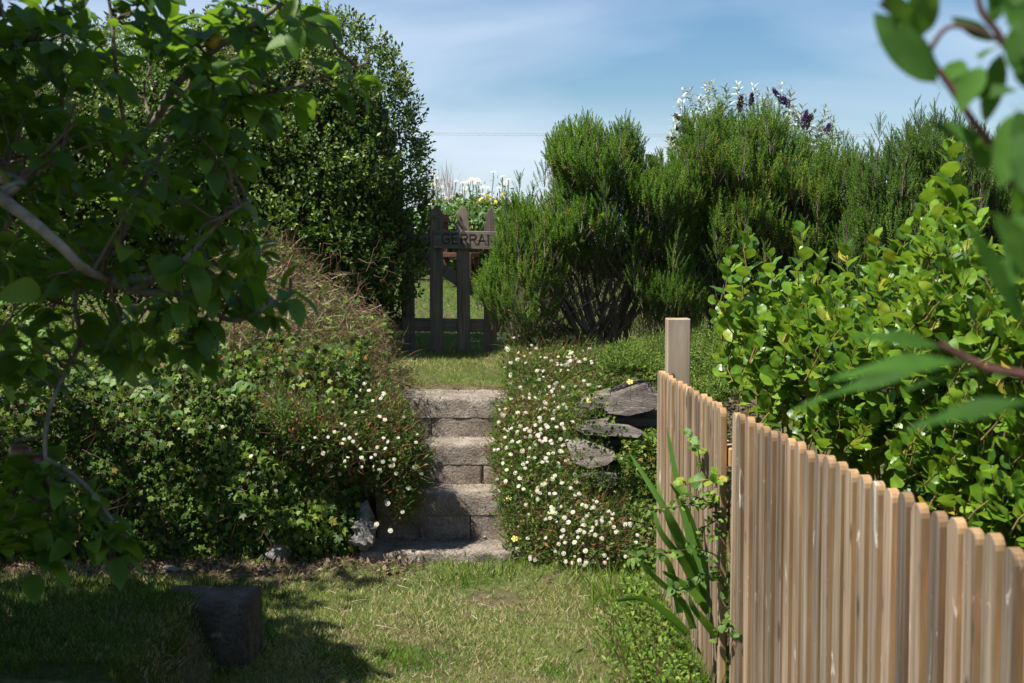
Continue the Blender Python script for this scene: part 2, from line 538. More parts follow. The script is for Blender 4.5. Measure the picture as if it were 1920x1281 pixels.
def soilmat():
    m, t, p, o = newmat('soil_and_turf')
    co = coords(t)
    a = noise(t, 1.3, 4, .6, co)
    b = noise(t, 26, 6, .7, co)
    g = ramp(t, [(.3, (.04, .055, .015)), (.55, (.09, .11, .035)), (.75, (.2, .18, .09))], b)
    s = ramp(t, [(.3, (.05, .032, .02)), (.7, (.17, .115, .08))], b)
    c = mixc(t, ramp(t, [(.42, (0, 0, 0)), (.62, (.8,) * 3)], a), g, s)
    t.links.new(c, p.inputs['Base Color'])
    p.inputs['Roughness'].default_value = .95
    p.inputs['Specular IOR Level'].default_value = .1
    bump(t, p, b, .8, .03)
    return m
M['soil'] = soilmat()
m_, t_, p_, o_ = newmat('core_shade_brown')  # near-black brown for shrub cores, standing in for shaded gaps
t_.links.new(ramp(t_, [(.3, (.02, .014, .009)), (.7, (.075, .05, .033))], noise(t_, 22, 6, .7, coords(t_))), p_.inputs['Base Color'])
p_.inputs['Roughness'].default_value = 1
M['core_shade'] = m_
M['wire'] = flat('wire_grey', (.25, .26, .28), .6)

# ------------------------------------------------------------------ leaf templates (length 1 along +Y, normal +Z)
def leafT(width=.5, seg=2, fold=.18, bend=.15, shape=None, wavy=0., petiole=0.):
    t = np.linspace(0, 1, seg + 1)
    V, rows = [], []
    for i, a in enumerate(t):
        wd = width / 2 * (math.sin(math.pi * a ** .8) ** .75 if shape is None else shape(a))
        y = a * (1 - petiole) + petiole
        z = -bend * a * a
        if i in (0, seg):
            rows.append([len(V)])
            V.append((0, y, z))
        else:
            k = wavy * math.sin(a * 11)
            rows.append([len(V), len(V) + 1, len(V) + 2])
            V += [(-wd, y, z + fold * wd + k), (0, y, z), (wd, y, z + fold * wd - k)]
    F = []
    for i in range(seg):
        A, B = rows[i], rows[i + 1]
        if len(A) == 1 and len(B) == 3:
            F += [(A[0], B[1], B[0]), (A[0], B[2], B[1])]
        elif len(A) == 3 and len(B) == 1:
            F += [(A[0], A[1], B[0]), (A[1], A[2], B[0])]
        elif len(A) == 3:
            F += [(A[0], A[1], B[1]), (A[0], B[1], B[0]), (A[1], A[2], B[2]), (A[1], B[2], B[1])]
    if petiole:
        n = len(V)
        V += [(-.012, 0, .02), (.012, 0, .02)]
        F += [(n, n + 1, 0)]
    return np.array(V, float), np.array(F)
L_SMALL = leafT(.55, 2, .35, .2)
L_BIG = leafT(.5, 7, .34, .36, lambda a: math.sin(math.pi * a ** .85) ** .7, .015, .2)
L_GRIS = leafT(.7, 7, .22, .16, lambda a: math.sin(math.pi * a ** .95) ** .6, .035, .12)
L_LONG = leafT(.3, 7, .3, .3, lambda a: math.sin(math.pi * a ** .9) ** .8, .02, .08)
def ivyT():
    ang = [-90, -140, -175, -215, -240, 90, 60, 35, -5, -40]
    pts = [(-90, .32), (-135, .52), (-165, .3), (-205, .62), (-232, .36), (90, .85), (52, .36), (25, .62), (-15, .3), (-45, .52)]
    V = [(0, .35, 0)]
    for a, r in pts:
        V.append((r * math.cos(R(a)), .35 + r * math.sin(R(a)) * .8, -.18 * r * r + (.05 if r < .4 else -.03)))
    F = [(0, 1 + i, 1 + (i + 1) % 10) for i in range(10)]
    F = [(a, c, b) for a, b, c in F]
    return np.array(V) * .8, np.array(F)
L_IVY = ivyT()
def bladeT(w=.06, seg=3, bend=.35):
    V, F = [], []
    for i in range(seg):
        a = i / seg
        wd = w / 2 * (1 - a ** 2 * .7)
        V += [(-wd, a, -bend * a * a), (wd, a, -bend * a * a)]
    V.append((0, 1, -bend))
    for i in range(seg - 1):
        k = 2 * i
        F += [(k, k + 1, k + 3), (k, k + 3, k + 2)]
    k = 2 * (seg - 1)
    F.append((k, k + 1, k + 2))
    return np.array(V, float), np.array(F)
B_GRASS = bladeT(.085, 2, .3)
B_FINE = bladeT(.03, 3, .35)
B_ONE = (np.array([(-.06, 0, 0), (.06, 0, 0), (0.03, 1, -.1)]), np.array([(0, 1, 2)]))
def merge(parts):
    Vs, Fs, Ms, off = [], [], [], 0
    for V, F, m in parts:
        Vs.append(V); Fs.append(F + off); Ms.append(np.full(len(F), m)); off += len(V)
    return np.concatenate(Vs), np.concatenate(Fs), np.concatenate(Ms)
def xf(T, pos, d, n, s):
    V, F = scatter(T, np.array([pos], float), np.array([d], float), np.array([n], float), np.array([s]))
    return V, F
def stemT(p0, p1, r):
    """three sided stem, triangles"""
    V, F = tube_np([(np.array([p0, p1], float), np.array([r, r * .5]))], 3)
    return V, np.concatenate([F[:, [0, 1, 2]], F[:, [0, 2, 3]]])
def sprigT(n, leaf, ls, ln=1., open_=60, opp=True, seed=0, jit=.25, taper=.4):
    """a shoot growing along +Y of length ln carrying n leaves of length ls; material 0 leaf, 1 stem"""
    r = np.random.default_rng(seed)
    parts = []
    V, F = stemT((0, 0, 0), (0, ln, 0), .012 * ln)
    parts.append((V, F, 1))
    for i in range(n):
        a = (i + .6) / n
        th = i * (math.pi / 2 + (math.pi if i % 2 else 0)) if opp else i * 2.4
        th += r.normal(0, .25)
        o = R(open_ * (1 - .55 * a) + r.normal(0, 9))
        out = np.array([math.cos(th), 0, math.sin(th)])
        d = out * math.sin(o) + np.array([0, math.cos(o), 0])
        nn = np.array([0, 1., 0]) * math.sin(o) - out * math.cos(o) + r.normal(0, jit, 3)
        s = ls * (1 - taper * a) * r.uniform(.8, 1.15)
        V, F = xf(leaf, (0, ln * a, 0), d, nn, s)
        parts.append((V, F, 0))
    return merge(parts)
def roseT(n=44, ln=1., nl=.17, seed=1):
    r = np.random.default_rng(seed)
    parts = [(*stemT((0, -.3, 0), (0, ln, 0), .014), 1)]
    V, F = [], []
    for i in range(n):
        a = (i / n) ** .9
        th = i * 2.399 + r.normal(0, .2)
        o = R((66 - 42 * a ** 2) + r.normal(0, 10))
        out = np.array([math.cos(th), 0, math.sin(th)])
        d = out * math.sin(o) + np.array([0, math.cos(o), 0])
        side = norm(np.cross(d, out + np.array([0, .3, .1])))
        p = np.array([0, ln * a, 0])
        l = nl * (1 - .35 * a) * r.uniform(.8, 1.2)
        k = len(V)
        V += [p + d * l * .08 - side * .028, p + d * l * .25 + side * .027, p + d * l]
        F += [(k, k + 1, k + 2)]
    parts.append((np.array(V), np.array(F), 0))
    return merge(parts)

# ------------------------------------------------------------------ sampling inside a silhouette with real depth
def inpoly(p, poly):
    x, y = p[:, 0], p[:, 1]
    c = np.zeros(len(p), bool)
    n = len(poly)
    for i in range(n):
        x1, y1 = poly[i]
        x2, y2 = poly[(i + 1) % n]
        if y1 == y2: continue
        k = ((y1 > y) != (y2 > y)) & (x < (x2 - x1) * (y - y1) / (y2 - y1) + x1)
        c ^= k
    return c
def edgedist(p, poly):
    best = np.full(len(p), 1e9)
    vec = np.zeros((len(p), 2))
    n = len(poly)
    for i in range(n):
        a, b = np.array(poly[i], float), np.array(poly[(i + 1) % n], float)
        ab = b - a
        t = np.clip(((p - a) @ ab) / (ab @ ab + 1e-9), 0, 1)
        q = a + t[:, None] * ab
        dd = np.linalg.norm(p - q, axis=1)
        k = dd < best
        best[k] = dd[k]
        vec[k] = (q - p)[k]
    return best, vec
def volume(poly, n, D, T, Rr, shell=.5, front=.8, lump=.25, lscale=3.):
    """n points in the rounded volume behind a silhouette; returns world points, outward normals, depth-in-volume 0 (surface)..1"""
    poly = [tuple(map(float, q)) for q in poly]
    xs, ys = [q[0] for q in poly], [q[1] for q in poly]
    pts = np.zeros((0, 2))
    while len(pts) < n:
        c = np.stack([rng.uniform(min(xs), max(xs), n * 2), rng.uniform(min(ys), max(ys), n * 2)], -1)
        pts = np.concatenate([pts, c[inpoly(c, poly)]])
    pts = pts[:n]
    ed, ev = edgedist(pts, poly)
    k = np.clip(ed / Rr, 0, 1)
    h = T * np.sqrt(np.clip(1 - (1 - k) ** 2, 0, 1)) + .02
    Dm = D(pts[:, 0], pts[:, 1]) if callable(D) else np.full(n, float(D))
    base = P(pts[:, 0], pts[:, 1], Dm)
    lumpv = 1 + lump * wob(base, lscale)
    u = rng.random(n)
    sgn = np.where(rng.random(n) < front, -1., 1.)
    rr = 1 - shell * u ** 1.5
    Y = Dm + sgn * h * rr * lumpv
    W = P(pts[:, 0], pts[:, 1], Y)
    e2 = ev / np.maximum(np.linalg.norm(ev, axis=1, keepdims=True), 1e-6)
    nr = np.stack([e2[:, 0] * (1 - k), sgn * (.25 + .75 * k), -e2[:, 1] * (1 - k)], -1)
    return W, norm(nr), 1 - rr
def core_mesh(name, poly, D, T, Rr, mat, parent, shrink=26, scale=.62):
    """opaque core well inside a dense shrub, its inner shade put into the dark colour"""
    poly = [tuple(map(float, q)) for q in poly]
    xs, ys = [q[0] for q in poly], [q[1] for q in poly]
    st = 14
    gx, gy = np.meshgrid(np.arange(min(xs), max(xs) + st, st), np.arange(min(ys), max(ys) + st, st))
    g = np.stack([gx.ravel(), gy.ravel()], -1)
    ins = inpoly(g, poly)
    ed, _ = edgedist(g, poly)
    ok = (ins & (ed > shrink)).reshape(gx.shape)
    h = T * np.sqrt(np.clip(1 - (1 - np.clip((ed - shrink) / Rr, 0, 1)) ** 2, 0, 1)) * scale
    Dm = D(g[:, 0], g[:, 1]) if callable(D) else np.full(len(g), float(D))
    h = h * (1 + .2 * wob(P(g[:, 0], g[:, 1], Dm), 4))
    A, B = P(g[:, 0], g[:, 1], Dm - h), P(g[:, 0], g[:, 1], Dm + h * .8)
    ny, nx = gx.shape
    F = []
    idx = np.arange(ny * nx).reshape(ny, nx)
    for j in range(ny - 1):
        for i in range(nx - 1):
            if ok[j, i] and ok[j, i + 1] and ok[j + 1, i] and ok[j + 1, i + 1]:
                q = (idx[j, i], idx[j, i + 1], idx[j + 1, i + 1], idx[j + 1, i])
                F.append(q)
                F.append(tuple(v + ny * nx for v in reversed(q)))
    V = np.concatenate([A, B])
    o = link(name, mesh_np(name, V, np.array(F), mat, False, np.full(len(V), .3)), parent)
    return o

# ================================================================== THE GROUND
def gz(x, y):
    x, y = np.asarray(x, float), np.asarray(y, float)
    up = .745 + .047 * np.clip(y - 8, -1.5, 9)
    tl = sstep((y - 6.75) / .6)
    left = tl * up
    chan = np.minimum(up, np.clip((y - 6.95) * .82, -.02, 9))
    tr = sstep((y - 6.35) / 1.9)
    right = tr * up
    a = sstep((x + .78) / .12)
    b = sstep((x - .02) / .2)
    z = left * (1 - a) + chan * a * (1 - b) + right * b
    # raised turf at the lower left, held by the old concrete block
    bed = .23 * sstep((-1.02 - x) / .12) * sstep((5.6 - y) / .7)
    z = np.where(y < 6.5, z + bed, z)
    z = z + .03 * sstep((y - 6.1) / .35) * sstep((x + .95) / .2) * sstep((.5 - x) / .3) * (y < 6.9)
    z = z + .012 * np.sin(x * 3.1 + y * 2.3) * np.sin(y * 4.1 - x)
    return z
def make_ground():
    xs = np.concatenate([[-900, -200, -60, -25, -12, -7], np.arange(-4.2, 4.3, .06), [7, 12, 25, 60, 200, 900]])
    ys = np.concatenate([[-900, -200, -50, -15, -5, -1, 1, 2.4], np.arange(3.4, 9.6, .06), np.arange(10, 20, .6), [22, 26, 35, 60, 120, 300, 1500]])
    X, Y = np.meshgrid(xs, ys)
    Z = gz(X, Y)
    p = np.stack([X, Y, Z], -1).reshape(-1, 3)
    p[:, 2] += .01 * wob(p, 5)
    far = np.clip((p[:, 1] - 20) / 60, 0, 1)
    p[:, 2] -= far * .6
    ny, nx = X.shape
    i = np.arange(ny * nx).reshape(ny, nx)
    F = np.stack([i[:-1, :-1], i[:-1, 1:], i[1:, 1:], i[1:, :-1]], -1).reshape(-1, 4)
    o = link('ground', mesh_np('ground', p, F, M['soil'], True))
    tag(o, kind='structure')
make_ground()

def grass_patch(name, label, n, xr, yr, hmin, hmax, mat, keep=None, wdt=1., rfun=None, T=B_GRASS, lean=.55, cat='grass'):
    x = rng.uniform(*xr, n)
    y = rng.uniform(*yr, n)
    if keep is not None:
        k = keep(x, y)
        x, y = x[k], y[k]
    n = len(x)
    p = np.stack([x, y, gz(x, y) + .002], -1)
    c = wob(p * np.array([1, 1, 0]), 3.3)
    c2 = wob(p * np.array([1, 1, 0]) + 9, 9)
    d = rng.normal(0, lean, (n, 3)); d[:, 2] = 1
    nn = rng.normal(0, 1, (n, 3)); nn[:, 2] *= .2
    s = rng.uniform(hmin, hmax, n) * (1 + .35 * c2)
    r = rfun(p, c, c2) if rfun else np.clip(.38 + .3 * c + .12 * c2 + rng.normal(0, .2, n), 0, .999)
    o = scat_mesh(name, T, p, norm(d), norm(nn), s, mat, rnd=r)
    tag(o, label, cat, kind='stuff')
    return o
PATCH = np.array([[.78, 4.75, .42], [.95, 6.2, .34], [-.35, 5.1, .3], [.3, 4.2, .4], [-.62, 6.55, .25], [-1.2, 6.35, .35], [-.1, 6.2, .13], [.15, 4.9, .14]])
def lawn_rnd(p, c, c2):
    dry = np.zeros(len(p))
    for a, b, r in PATCH:
        dry = np.maximum(dry, sstep(1.25 - np.hypot(p[:, 0] - a, (p[:, 1] - b) * .8) / r))
    return np.clip(.13 + .2 * c + .18 * c2 + .4 * dry + rng.normal(0, .17, len(p)), 0, .97)
frus = lambda x, y: (np.abs(x) < y * .39 + .1) & ~((x > -.8) & (x < .2) & (y > 6.52))
def bare(x, y):
    d1 = np.hypot(x + .12, (y - 6.02) * .8)
    thin = (d1 < .14) & (rng.random(len(x)) < .75)
    d2 = np.hypot(x + .285, (y - 4.68) * 1.)
    base = (y > 6.35) & (x < -.62) & (rng.random(len(x)) < .7)
    return frus(x, y) & ~thin & ~(d2 < .045) & ~base
grass_patch('lawn_grass', 'short patchy green and straw coloured lawn grass below the steps', 210000, (-2.7, 2.6), (4.2, 6.75), .016, .036, M['grass'], bare, rfun=lawn_rnd, lean=.8, T=B_ONE)
g2 = lambda x, y: (rng.random(len(x)) < (.45 + .6 * wob(np.stack([x, y, 0 * x], -1), 6)) * sstep((.35 - np.abs(y - 6.42)) / .3) * sstep((.9 - np.abs(x - .35)) / .5)) & (np.abs(x) < y * .39 + .1)
grass_patch('lush_grass', 'longer lush green grass along the foot of the steps and daisies', 6000, (-.5, 1.3), (6.05, 6.75), .02, .075, M['lush'], g2, lean=.45)
grass_patch('fence_foot_grass', 'long green weedy grass tangled along the foot of the paling fence', 8000, (.2, .66), (3.9, 6.1), .04, .14, M['lush'],
            lambda x, y: rng.random(len(x)) < np.clip((x - .3) / .3 + .4 * wob(np.stack([x, y, 0 * x], -1), 5), .03, 1) ** 1.5, T=B_FINE, lean=.55)
grass_patch('bank_foot_grass', 'dry mixed grass and litter along the foot of the ivy bank', 9000, (-2.7, -.5), (6.2, 6.85), .02, .06, M['straw'], T=B_FINE, lean=1.0)
grass_patch('turf_grass', 'longer green turf, shade put into its dark colour, on the raised ground behind the concrete block', 30000, (-2.3, -.8), (4.0, 6.35), .02, .06, M['turf'], lambda x, y: (np.abs(x) < y * .39 + .1) & (rng.random(len(x)) < sstep((-.85 - x) / .3) * sstep((6.4 - y) / .5)), rfun=lambda p, c, c2: np.clip(.15 + .2 * c + .15 * c2 + rng.normal(0, .15, len(p)), 0, .8), lean=.6)
def upl(p, c, c2):
    return np.clip(.5 + .16 * c + .1 * c2 + rng.normal(0, .15, len(p)), 0, .95)
grass_patch('step_top_grass', 'short worn grass between the top step and the wooden gate', 26000, (-1.1, .5), (7.72, 9.6), .014, .035, M['grass'], rfun=upl, lean=.8, T=B_ONE)
grass_patch('upper_lawn_grass', 'sunlit mown lawn beyond the wooden gate', 45000, (-1.9, 2.2), (9.5, 16.2), .025, .05, M['grass'], rfun=upl, lean=.7, T=B_ONE)

# ================================================================== STEPS
steps = empty('garden_steps', (-.27, 6.6, 0), 'four rough concrete and block garden steps climbing to the gate between daisies', 'steps')
SX0, SX1 = -.66, .14
SY = [6.56, 6.84, 7.12, 7.40]
SZ = [.075, .295, .50, .705]
def rough_slab(nm, x0, x1, y0, y1, z0, z1, mat, amp, par, st=.022, rnd=.02):
    """box with worn, rounded, uneven front lip (top and front are fine grids)"""
    nx = max(3, int((x1 - x0) / st))
    prof = []
    h, dp = z1 - z0, y1 - y0
    n1, n2 = max(3, int(h / st)), max(3, int(dp / st))
    for i in range(n1): prof.append((y0, z0 + (h - rnd) * i / (n1 - 1)))
    for a in (22, 45, 68): prof.append((y0 + rnd - rnd * math.cos(R(a)), z1 - rnd + rnd * math.sin(R(a))))
    for i in range(n2): prof.append((y0 + rnd + (dp - rnd) * i / (n2 - 1), z1))
    prof.append((y1, z0))
    prof = np.array(prof)
    xs = np.linspace(x0, x1, nx)
    Vg = np.zeros((nx, len(prof), 3))
    Vg[:, :, 0] = xs[:, None]
    Vg[:, :, 1] = prof[None, :, 0]
    Vg[:, :, 2] = prof[None, :, 1]
    q = Vg.reshape(-1, 3)
    q2 = q.copy()
    q2[:, 1] += amp * wob(q, 14) + amp * .7 * wob(q + 5, 37)
    q2[:, 2] += (amp * .6 * wob(q + 2, 11) + amp * .4 * wob(q + 8, 40)) * (q[:, 2] > z0 + .01)
    i = np.arange(nx * len(prof)).reshape(nx, len(prof))
    F = np.stack([i[:-1, :-1], i[1:, :-1], i[1:, 1:], i[:-1, 1:]], -1).reshape(-1, 4)
    me = mesh_np(nm, q2, F, mat, True)
    bm = bmesh.new()
    bm.from_mesh(me)
    bm.verts.ensure_lookup_table()
    m_ = len(prof)
    rings = {e_: [bm.verts[e_ * m_ + j] for j in range(m_)] for e_ in (0, nx - 1)}
    for e_, ring in rings.items():
        cv = bm.verts.new(((x0 if e_ == 0 else x1), (y0 + y1) / 2, (z0 + z1) / 2))
        for j in range(m_):
            bm.faces.new((ring[j], ring[(j + 1) % m_], cv) if e_ else (ring[(j + 1) % m_], ring[j], cv))
    bmesh.ops.recalc_face_normals(bm, faces=bm.faces[:])
    bm.to_mesh(me)
    bm.free()
    return link(nm, me, par)
for k in range(4):
    y0 = SY[k]
    y1 = SY[k + 1] + .05 if k < 3 else 7.82
    z1 = SZ[k]
    zb = -.05 if k == 0 else SZ[k - 1] - .012
    th = .105 if k else .14
    sl = rough_slab('step_slab', SX0 - (.05 if k == 0 else 0), SX1, y0 - .009, y1, z1 - th, z1, M['slab'], .006 if k else .012, steps)
    if k:
        # the block course under the slab, with real joints
        cuts = {1: [SX0, -.2, SX1], 2: [SX0, -.145, SX1], 3: [SX0, -.42, SX1]}[k]
        for a, b in zip(cuts[:-1], cuts[1:]):
            rough_slab('block', a + .002, b - .002, y0 - .006, y0 + .2, zb, z1 - th + .001, M['block'], .003, steps, rnd=.006)
# weeds rooted in the joints and corners of the steps
q, dq = [], []
for k in range(4):
    for _ in range(26):
        x = random.choice([random.uniform(-.62, -.36), random.uniform(-.12, .12), random.uniform(-.6, .12)])
        q.append((x, SY[k] + .27 + random.gauss(0, .012) if random.random() < .5 and k < 3 else SY[k] - .02, SZ[k] + .002 if k else .035))
q = np.array(q)
q[:, 2] = np.where(np.abs(q[:, 1] - 6.54) < .01, .035, q[:, 2])
SPW = sprigT(6, L_SMALL, .4, 1., 65, True, 12)
o = scat_mesh('step_weeds', SPW, q, norm(rng.normal(0, .5, q.shape) + [0, -.2, .6]), norm(rng.normal(0, 1, q.shape)), rng.uniform(.012, .035, len(q)), [M['cover'], M['redstem']], rnd=rng.random(len(q)) * .9)
tag(o, 'tiny weeds rooted in the corners and joints of the steps', 'weeds', kind='stuff')
n = 420
kk = rng.integers(0, 4, n)
q = np.stack([rng.uniform(-.6, .1, n), np.array(SY)[kk] + .27 - np.abs(rng.normal(0, .05, n)), np.array(SZ)[kk] + .006], -1)
o = scat_mesh('step_litter', L_SMALL, q, rdir(n), norm(rng.normal(0, .3, q.shape) + [0, 0, 1]), rng.uniform(.006, .02, n), M['leafdead'])
tag(o, 'bits of dry litter collected at the back of the treads', 'leaf litter', kind='stuff')
# retaining block at left of the steps with the pointed top
wb = empty('kerb_stone', P(685, 1015, 6.72).tolist(), 'pale grey rough stone block with a chipped top left of the lowest step', 'stone block')
c = P(684, 1018, 6.6)
put('block', box_me('block', .092, .14, .12, M['wallstone'], .018, 2, .004, 3), (c[0], c[1], c[2] - .01), wb)
def ptop():
    bm = bmesh.new()
    bmesh.ops.create_cone(bm, segments=7, radius1=.05, radius2=.018, depth=.08, cap_ends=True)
    for v in bm.verts: v.co += Vector((random.gauss(0, .006), random.gauss(0, .006), random.gauss(0, .004) + .0425))
    bmesh.ops.bevel(bm, geom=bm.edges[:], offset=.008, segments=1, affect='EDGES')
    me = bpy.data.meshes.new('chipped_top'); bm.to_mesh(me); bm.free(); me.materials.append(M['wallstone']); return me
put('chipped_top', ptop(), (c[0] + .004, c[1], c[2] + .112), wb)
cb_ = P(525, 1080, 6.62)
o = put('stone_block', box_me('stone_block', .13, .14, .085, M['wallstone'], .02, 2, .005, 2), (cb_[0], cb_[1] + .06, -.01))
tag(o, 'mossy grey stone half hidden under the ivy at the foot of the left bank', 'stone')

# ================================================================== SLATE STONES ON THE RIGHT
def slab_stone(nm, label, px, depth, thick, mat, seed, parent=None):
    """an angular slab: outline in photo pixels, front depth Y, real thickness behind it"""
    r = np.random.default_rng(seed)
    bm = bmesh.new()
    front = []
    for i, (a, b) in enumerate(px):
        q = P(a, b, depth + .22 + r.normal(0, .008) + (840 - b) * .0012)
        front.append(bm.verts.new(q))
    cen = sum((v.co for v in front), Vector()) / len(front)
    back = []
    for v in front:
        b2 = v.co.copy()
        b2.y += thick
        b2.z += thick * .02 + r.normal(0, .006)
        back.append(bm.verts.new(cen + (b2 - cen) * Vector((.96, 1, .96)) if False else b2))
    f = bm.faces.new(front)
    bm.faces.new(list(reversed(back)))
    n = len(front)
    for i in range(n):
        bm.faces.new((front[i], back[i], back[(i + 1) % n], front[(i + 1) % n]))
    bmesh.ops.recalc_face_normals(bm, faces=bm.faces[:])
    bmesh.ops.triangulate(bm, faces=[g for g in bm.faces if len(g.verts) > 4])
    for _ in range(3):
        bmesh.ops.subdivide_edges(bm, edges=[e for e in bm.edges if e.calc_length() > .035], cuts=1, use_grid_fill=True)
    bm.normal_update()
    for v in bm.verts:
        p = np.array(v.co)
        lay = math.sin(p[2] * 130 + p[0] * 18 + 3 * float(wob(p, 6)))
        v.co += v.normal * (float(wob(p, 14)) * .004 + float(wob(p + 3, 45)) * .0025 + lay * .0012)
    me = bpy.data.meshes.new(nm)
    bm.to_mesh(me)
    bm.free()
    me.materials.append(mat)
    o = link(nm, me, parent)
    tag(o, label, 'stone', 'rough stones of the dry bank wall beside the fence')
    return o
slab_stone('slate_stone', 'large dark grey tilted slate, topmost against the fence end', [(1136, 775), (1150, 745), (1185, 728), (1245, 708), (1262, 722), (1250, 752), (1222, 770), (1180, 781)], 6.75, .3, M['slate'], 1)
slab_stone('slate_stone', 'thin pale slate leaning left of the large tilted slate under a yellow flower', [(1066, 772), (1092, 755), (1130, 742), (1152, 741), (1140, 762), (1110, 768), (1082, 779)], 6.9, .28, M['slate_pale'], 2)
slab_stone('slate_stone', 'long flat slate lying under the large tilted slate', [(1110, 796), (1150, 785), (1215, 783), (1250, 790), (1245, 797), (1190, 800), (1140, 802)], 6.86, .35, M['slate'], 3)
slab_stone('slate_stone', 'thick brown layered slate below the long flat slate', [(1078, 805), (1110, 796), (1180, 799), (1206, 812), (1196, 822), (1150, 818), (1100, 816)], 6.72, .3, M['slate'], 4)
slab_stone('slate_stone', 'white lichened stone lowest of the pile amid daisies', [(1062, 832), (1085, 830), (1122, 842), (1156, 858), (1140, 872), (1108, 880), (1075, 868)], 6.62, .28, M['slate_pale'], 5)
slab_stone('slate_stone', 'small half buried slate under the ivy below the lichened stone', [(1090, 895), (1130, 890), (1160, 900), (1150, 915), (1105, 915)], 6.55, .25, M['slate'], 6)

slab_stone('slate_stone', 'thin dark sliver of slate packed under the thick brown layered slate', [(1130, 824), (1180, 820), (1236, 826), (1240, 834), (1190, 838), (1140, 833)], 6.9, .3, M['slate'], 7)
slab_stone('slate_stone', 'broken grey slate end wedged against the palings below the big tilted slate', [(1196, 800), (1250, 797), (1252, 818), (1222, 822), (1205, 812)], 6.95, .3, M['slate'], 8)
slab_stone('slate_stone', 'small pale wedge stone under the lichened stone', [(1120, 880), (1165, 868), (1215, 874), (1200, 888), (1150, 893)], 6.8, .25, M['slate_pale'], 9)

# ================================================================== GATE
GD = 9.3
gate = empty('garden_gate', P(818, 664, GD).tolist(), 'weathered wooden picket gate carved GERRAN at the top of the steps', 'gate')
def picket_me(h, wd=.086, th=.02, head=True):
    hw = wd / 2
    if head:
        out = [(-hw, 0), (hw, 0), (hw, h - .105), (hw * .66, h - .088), (hw * .98, h - .07), (hw * .98, h - .055), (.003, h), (-.003, h), (-hw * .98, h - .055), (-hw * .98, h - .07), (-hw * .66, h - .088), (-hw, h - .105)]
    bm = bmesh.new()
    vs = [bm.verts.new((x, -th / 2, z)) for x, z in out]
    f = bm.faces.new(vs)
    r = bmesh.ops.extrude_face_region(bm, geom=[f])
    for v in r['geom']:
        if isinstance(v, bmesh.types.BMVert): v.co.y += th
    bmesh.ops.recalc_face_normals(bm, faces=bm.faces[:])
    bmesh.ops.bevel(bm, geom=bm.edges[:], offset=.0022, segments=1, affect='EDGES')
    me = bpy.data.meshes.new('picket')
    bm.to_mesh(me)
    bm.free()
    me.materials.append(M['gate'])
    return me
for i, (px, top, bot) in enumerate([(661, 392, 662), (714, 390, 662), (766, 390, 663), (818, 384, 664), (870, 386, 665), (919, 390, 671), (971, 392, 672)]):
    a, b = P(px, bot, GD), P(px, top, GD)
    put('picket', picket_me(b[2] - a[2]), a, gate, (0, R(random.uniform(-.5, .5)), 0))
def bar(nm, A, B, hgt, th, mat, par):
    A, B = Vector(A), Vector(B)
    d = B - A
    me = box_me(nm, d.length, th, hgt, mat, .003)
    for v in me.vertices: v.co.z -= hgt / 2
    return put(nm, me, (A + B) / 2, par, (0, -math.atan2(d.z, d.x), 0))
rail = bar('rail', P(812, 448.5, GD - .024), P(1010, 453.5, GD - .024), .118, .022, M['gateh'], gate)
bar('rail', P(640, 606, GD + .026), P(1010, 612, GD + .026), .085, .026, M['gateh'], gate)
bar('rail', P(640, 449, GD + .026), P(808, 451, GD + .026), .085, .026, M['gateh'], gate)
A, B = Vector(P(748, 452, GD + .027)), Vector(P(990, 612, GD + .027))
bar('brace', A + (B - A) * .03, B, .075, .024, M['gate'], gate)
gp = put('gate_post', box_me('gate_post', .11, .11, 1.25, M['gate'], .006), tuple(P(690, 672, GD + .12)))
tag(gp, 'dark wooden gate post hidden under the tall hedge', 'post')
gp = put('gate_post', box_me('gate_post', .11, .11, .95, M['gate'], .006), tuple(P(1030, 676, GD + .1)))
tag(gp, 'weathered wooden gate post buried in the rosemary bush', 'post')
# letters as raised strips, the darkness of carved grooves put into their colour
GL = {'G': [[(.95, .85), (.7, 1), (.3, 1), (.05, .75), (.05, .25), (.3, 0), (.75, 0), (.95, .2), (.95, .45), (.55, .45)]],
      'E': [[(.9, 1), (.1, 1), (.1, 0), (.9, 0)], [(.1, .52), (.75, .52)]],
      'R': [[(.1, 0), (.1, 1), (.75, 1), (.9, .8), (.75, .55), (.1, .5)], [(.45, .5), (.95, 0)]],
      'A': [[(0, 0), (.5, 1), (1, 0)], [(.2, .38), (.8, .38)]],
      'N': [[(.1, 0), (.1, 1), (.95, 0), (.95, 1)]]}
def letter(ch, cx, cy):
    bm = bmesh.new()
    s = .0625
    wd = .05
    for st in GL[ch]:
        for (a, b), (c_, d_) in zip(st[:-1], st[1:]):
            p0, p1 = Vector((a * wd - wd / 2, 0, b * s)), Vector((c_ * wd - wd / 2, 0, d_ * s))
            dr = (p1 - p0)
            ln = dr.length + .005
            ang = math.atan2(dr.z, dr.x)
            mt = Matrix.Translation((p0 + p1) / 2) @ Matrix.Rotation(-ang, 4, 'Y') @ Matrix.Diagonal((ln, .003, .0075, 1))
            bmesh.ops.create_cube(bm, size=1, matrix=mt)
    me = bpy.data.meshes.new('letter')
    bm.to_mesh(me)
    bm.free()
    me.materials.append(M['dark_stroke'])
    put('letter', me, P(cx, cy, GD - .0352), rail, (0, R(-1.4), 0))
for ch, cx, cy in zip('GERRAN', (836, 854, 871, 887, 903.5, 921), (456.5, 457, 457.5, 458, 458, 458.5)):
    letter(ch, cx, cy)

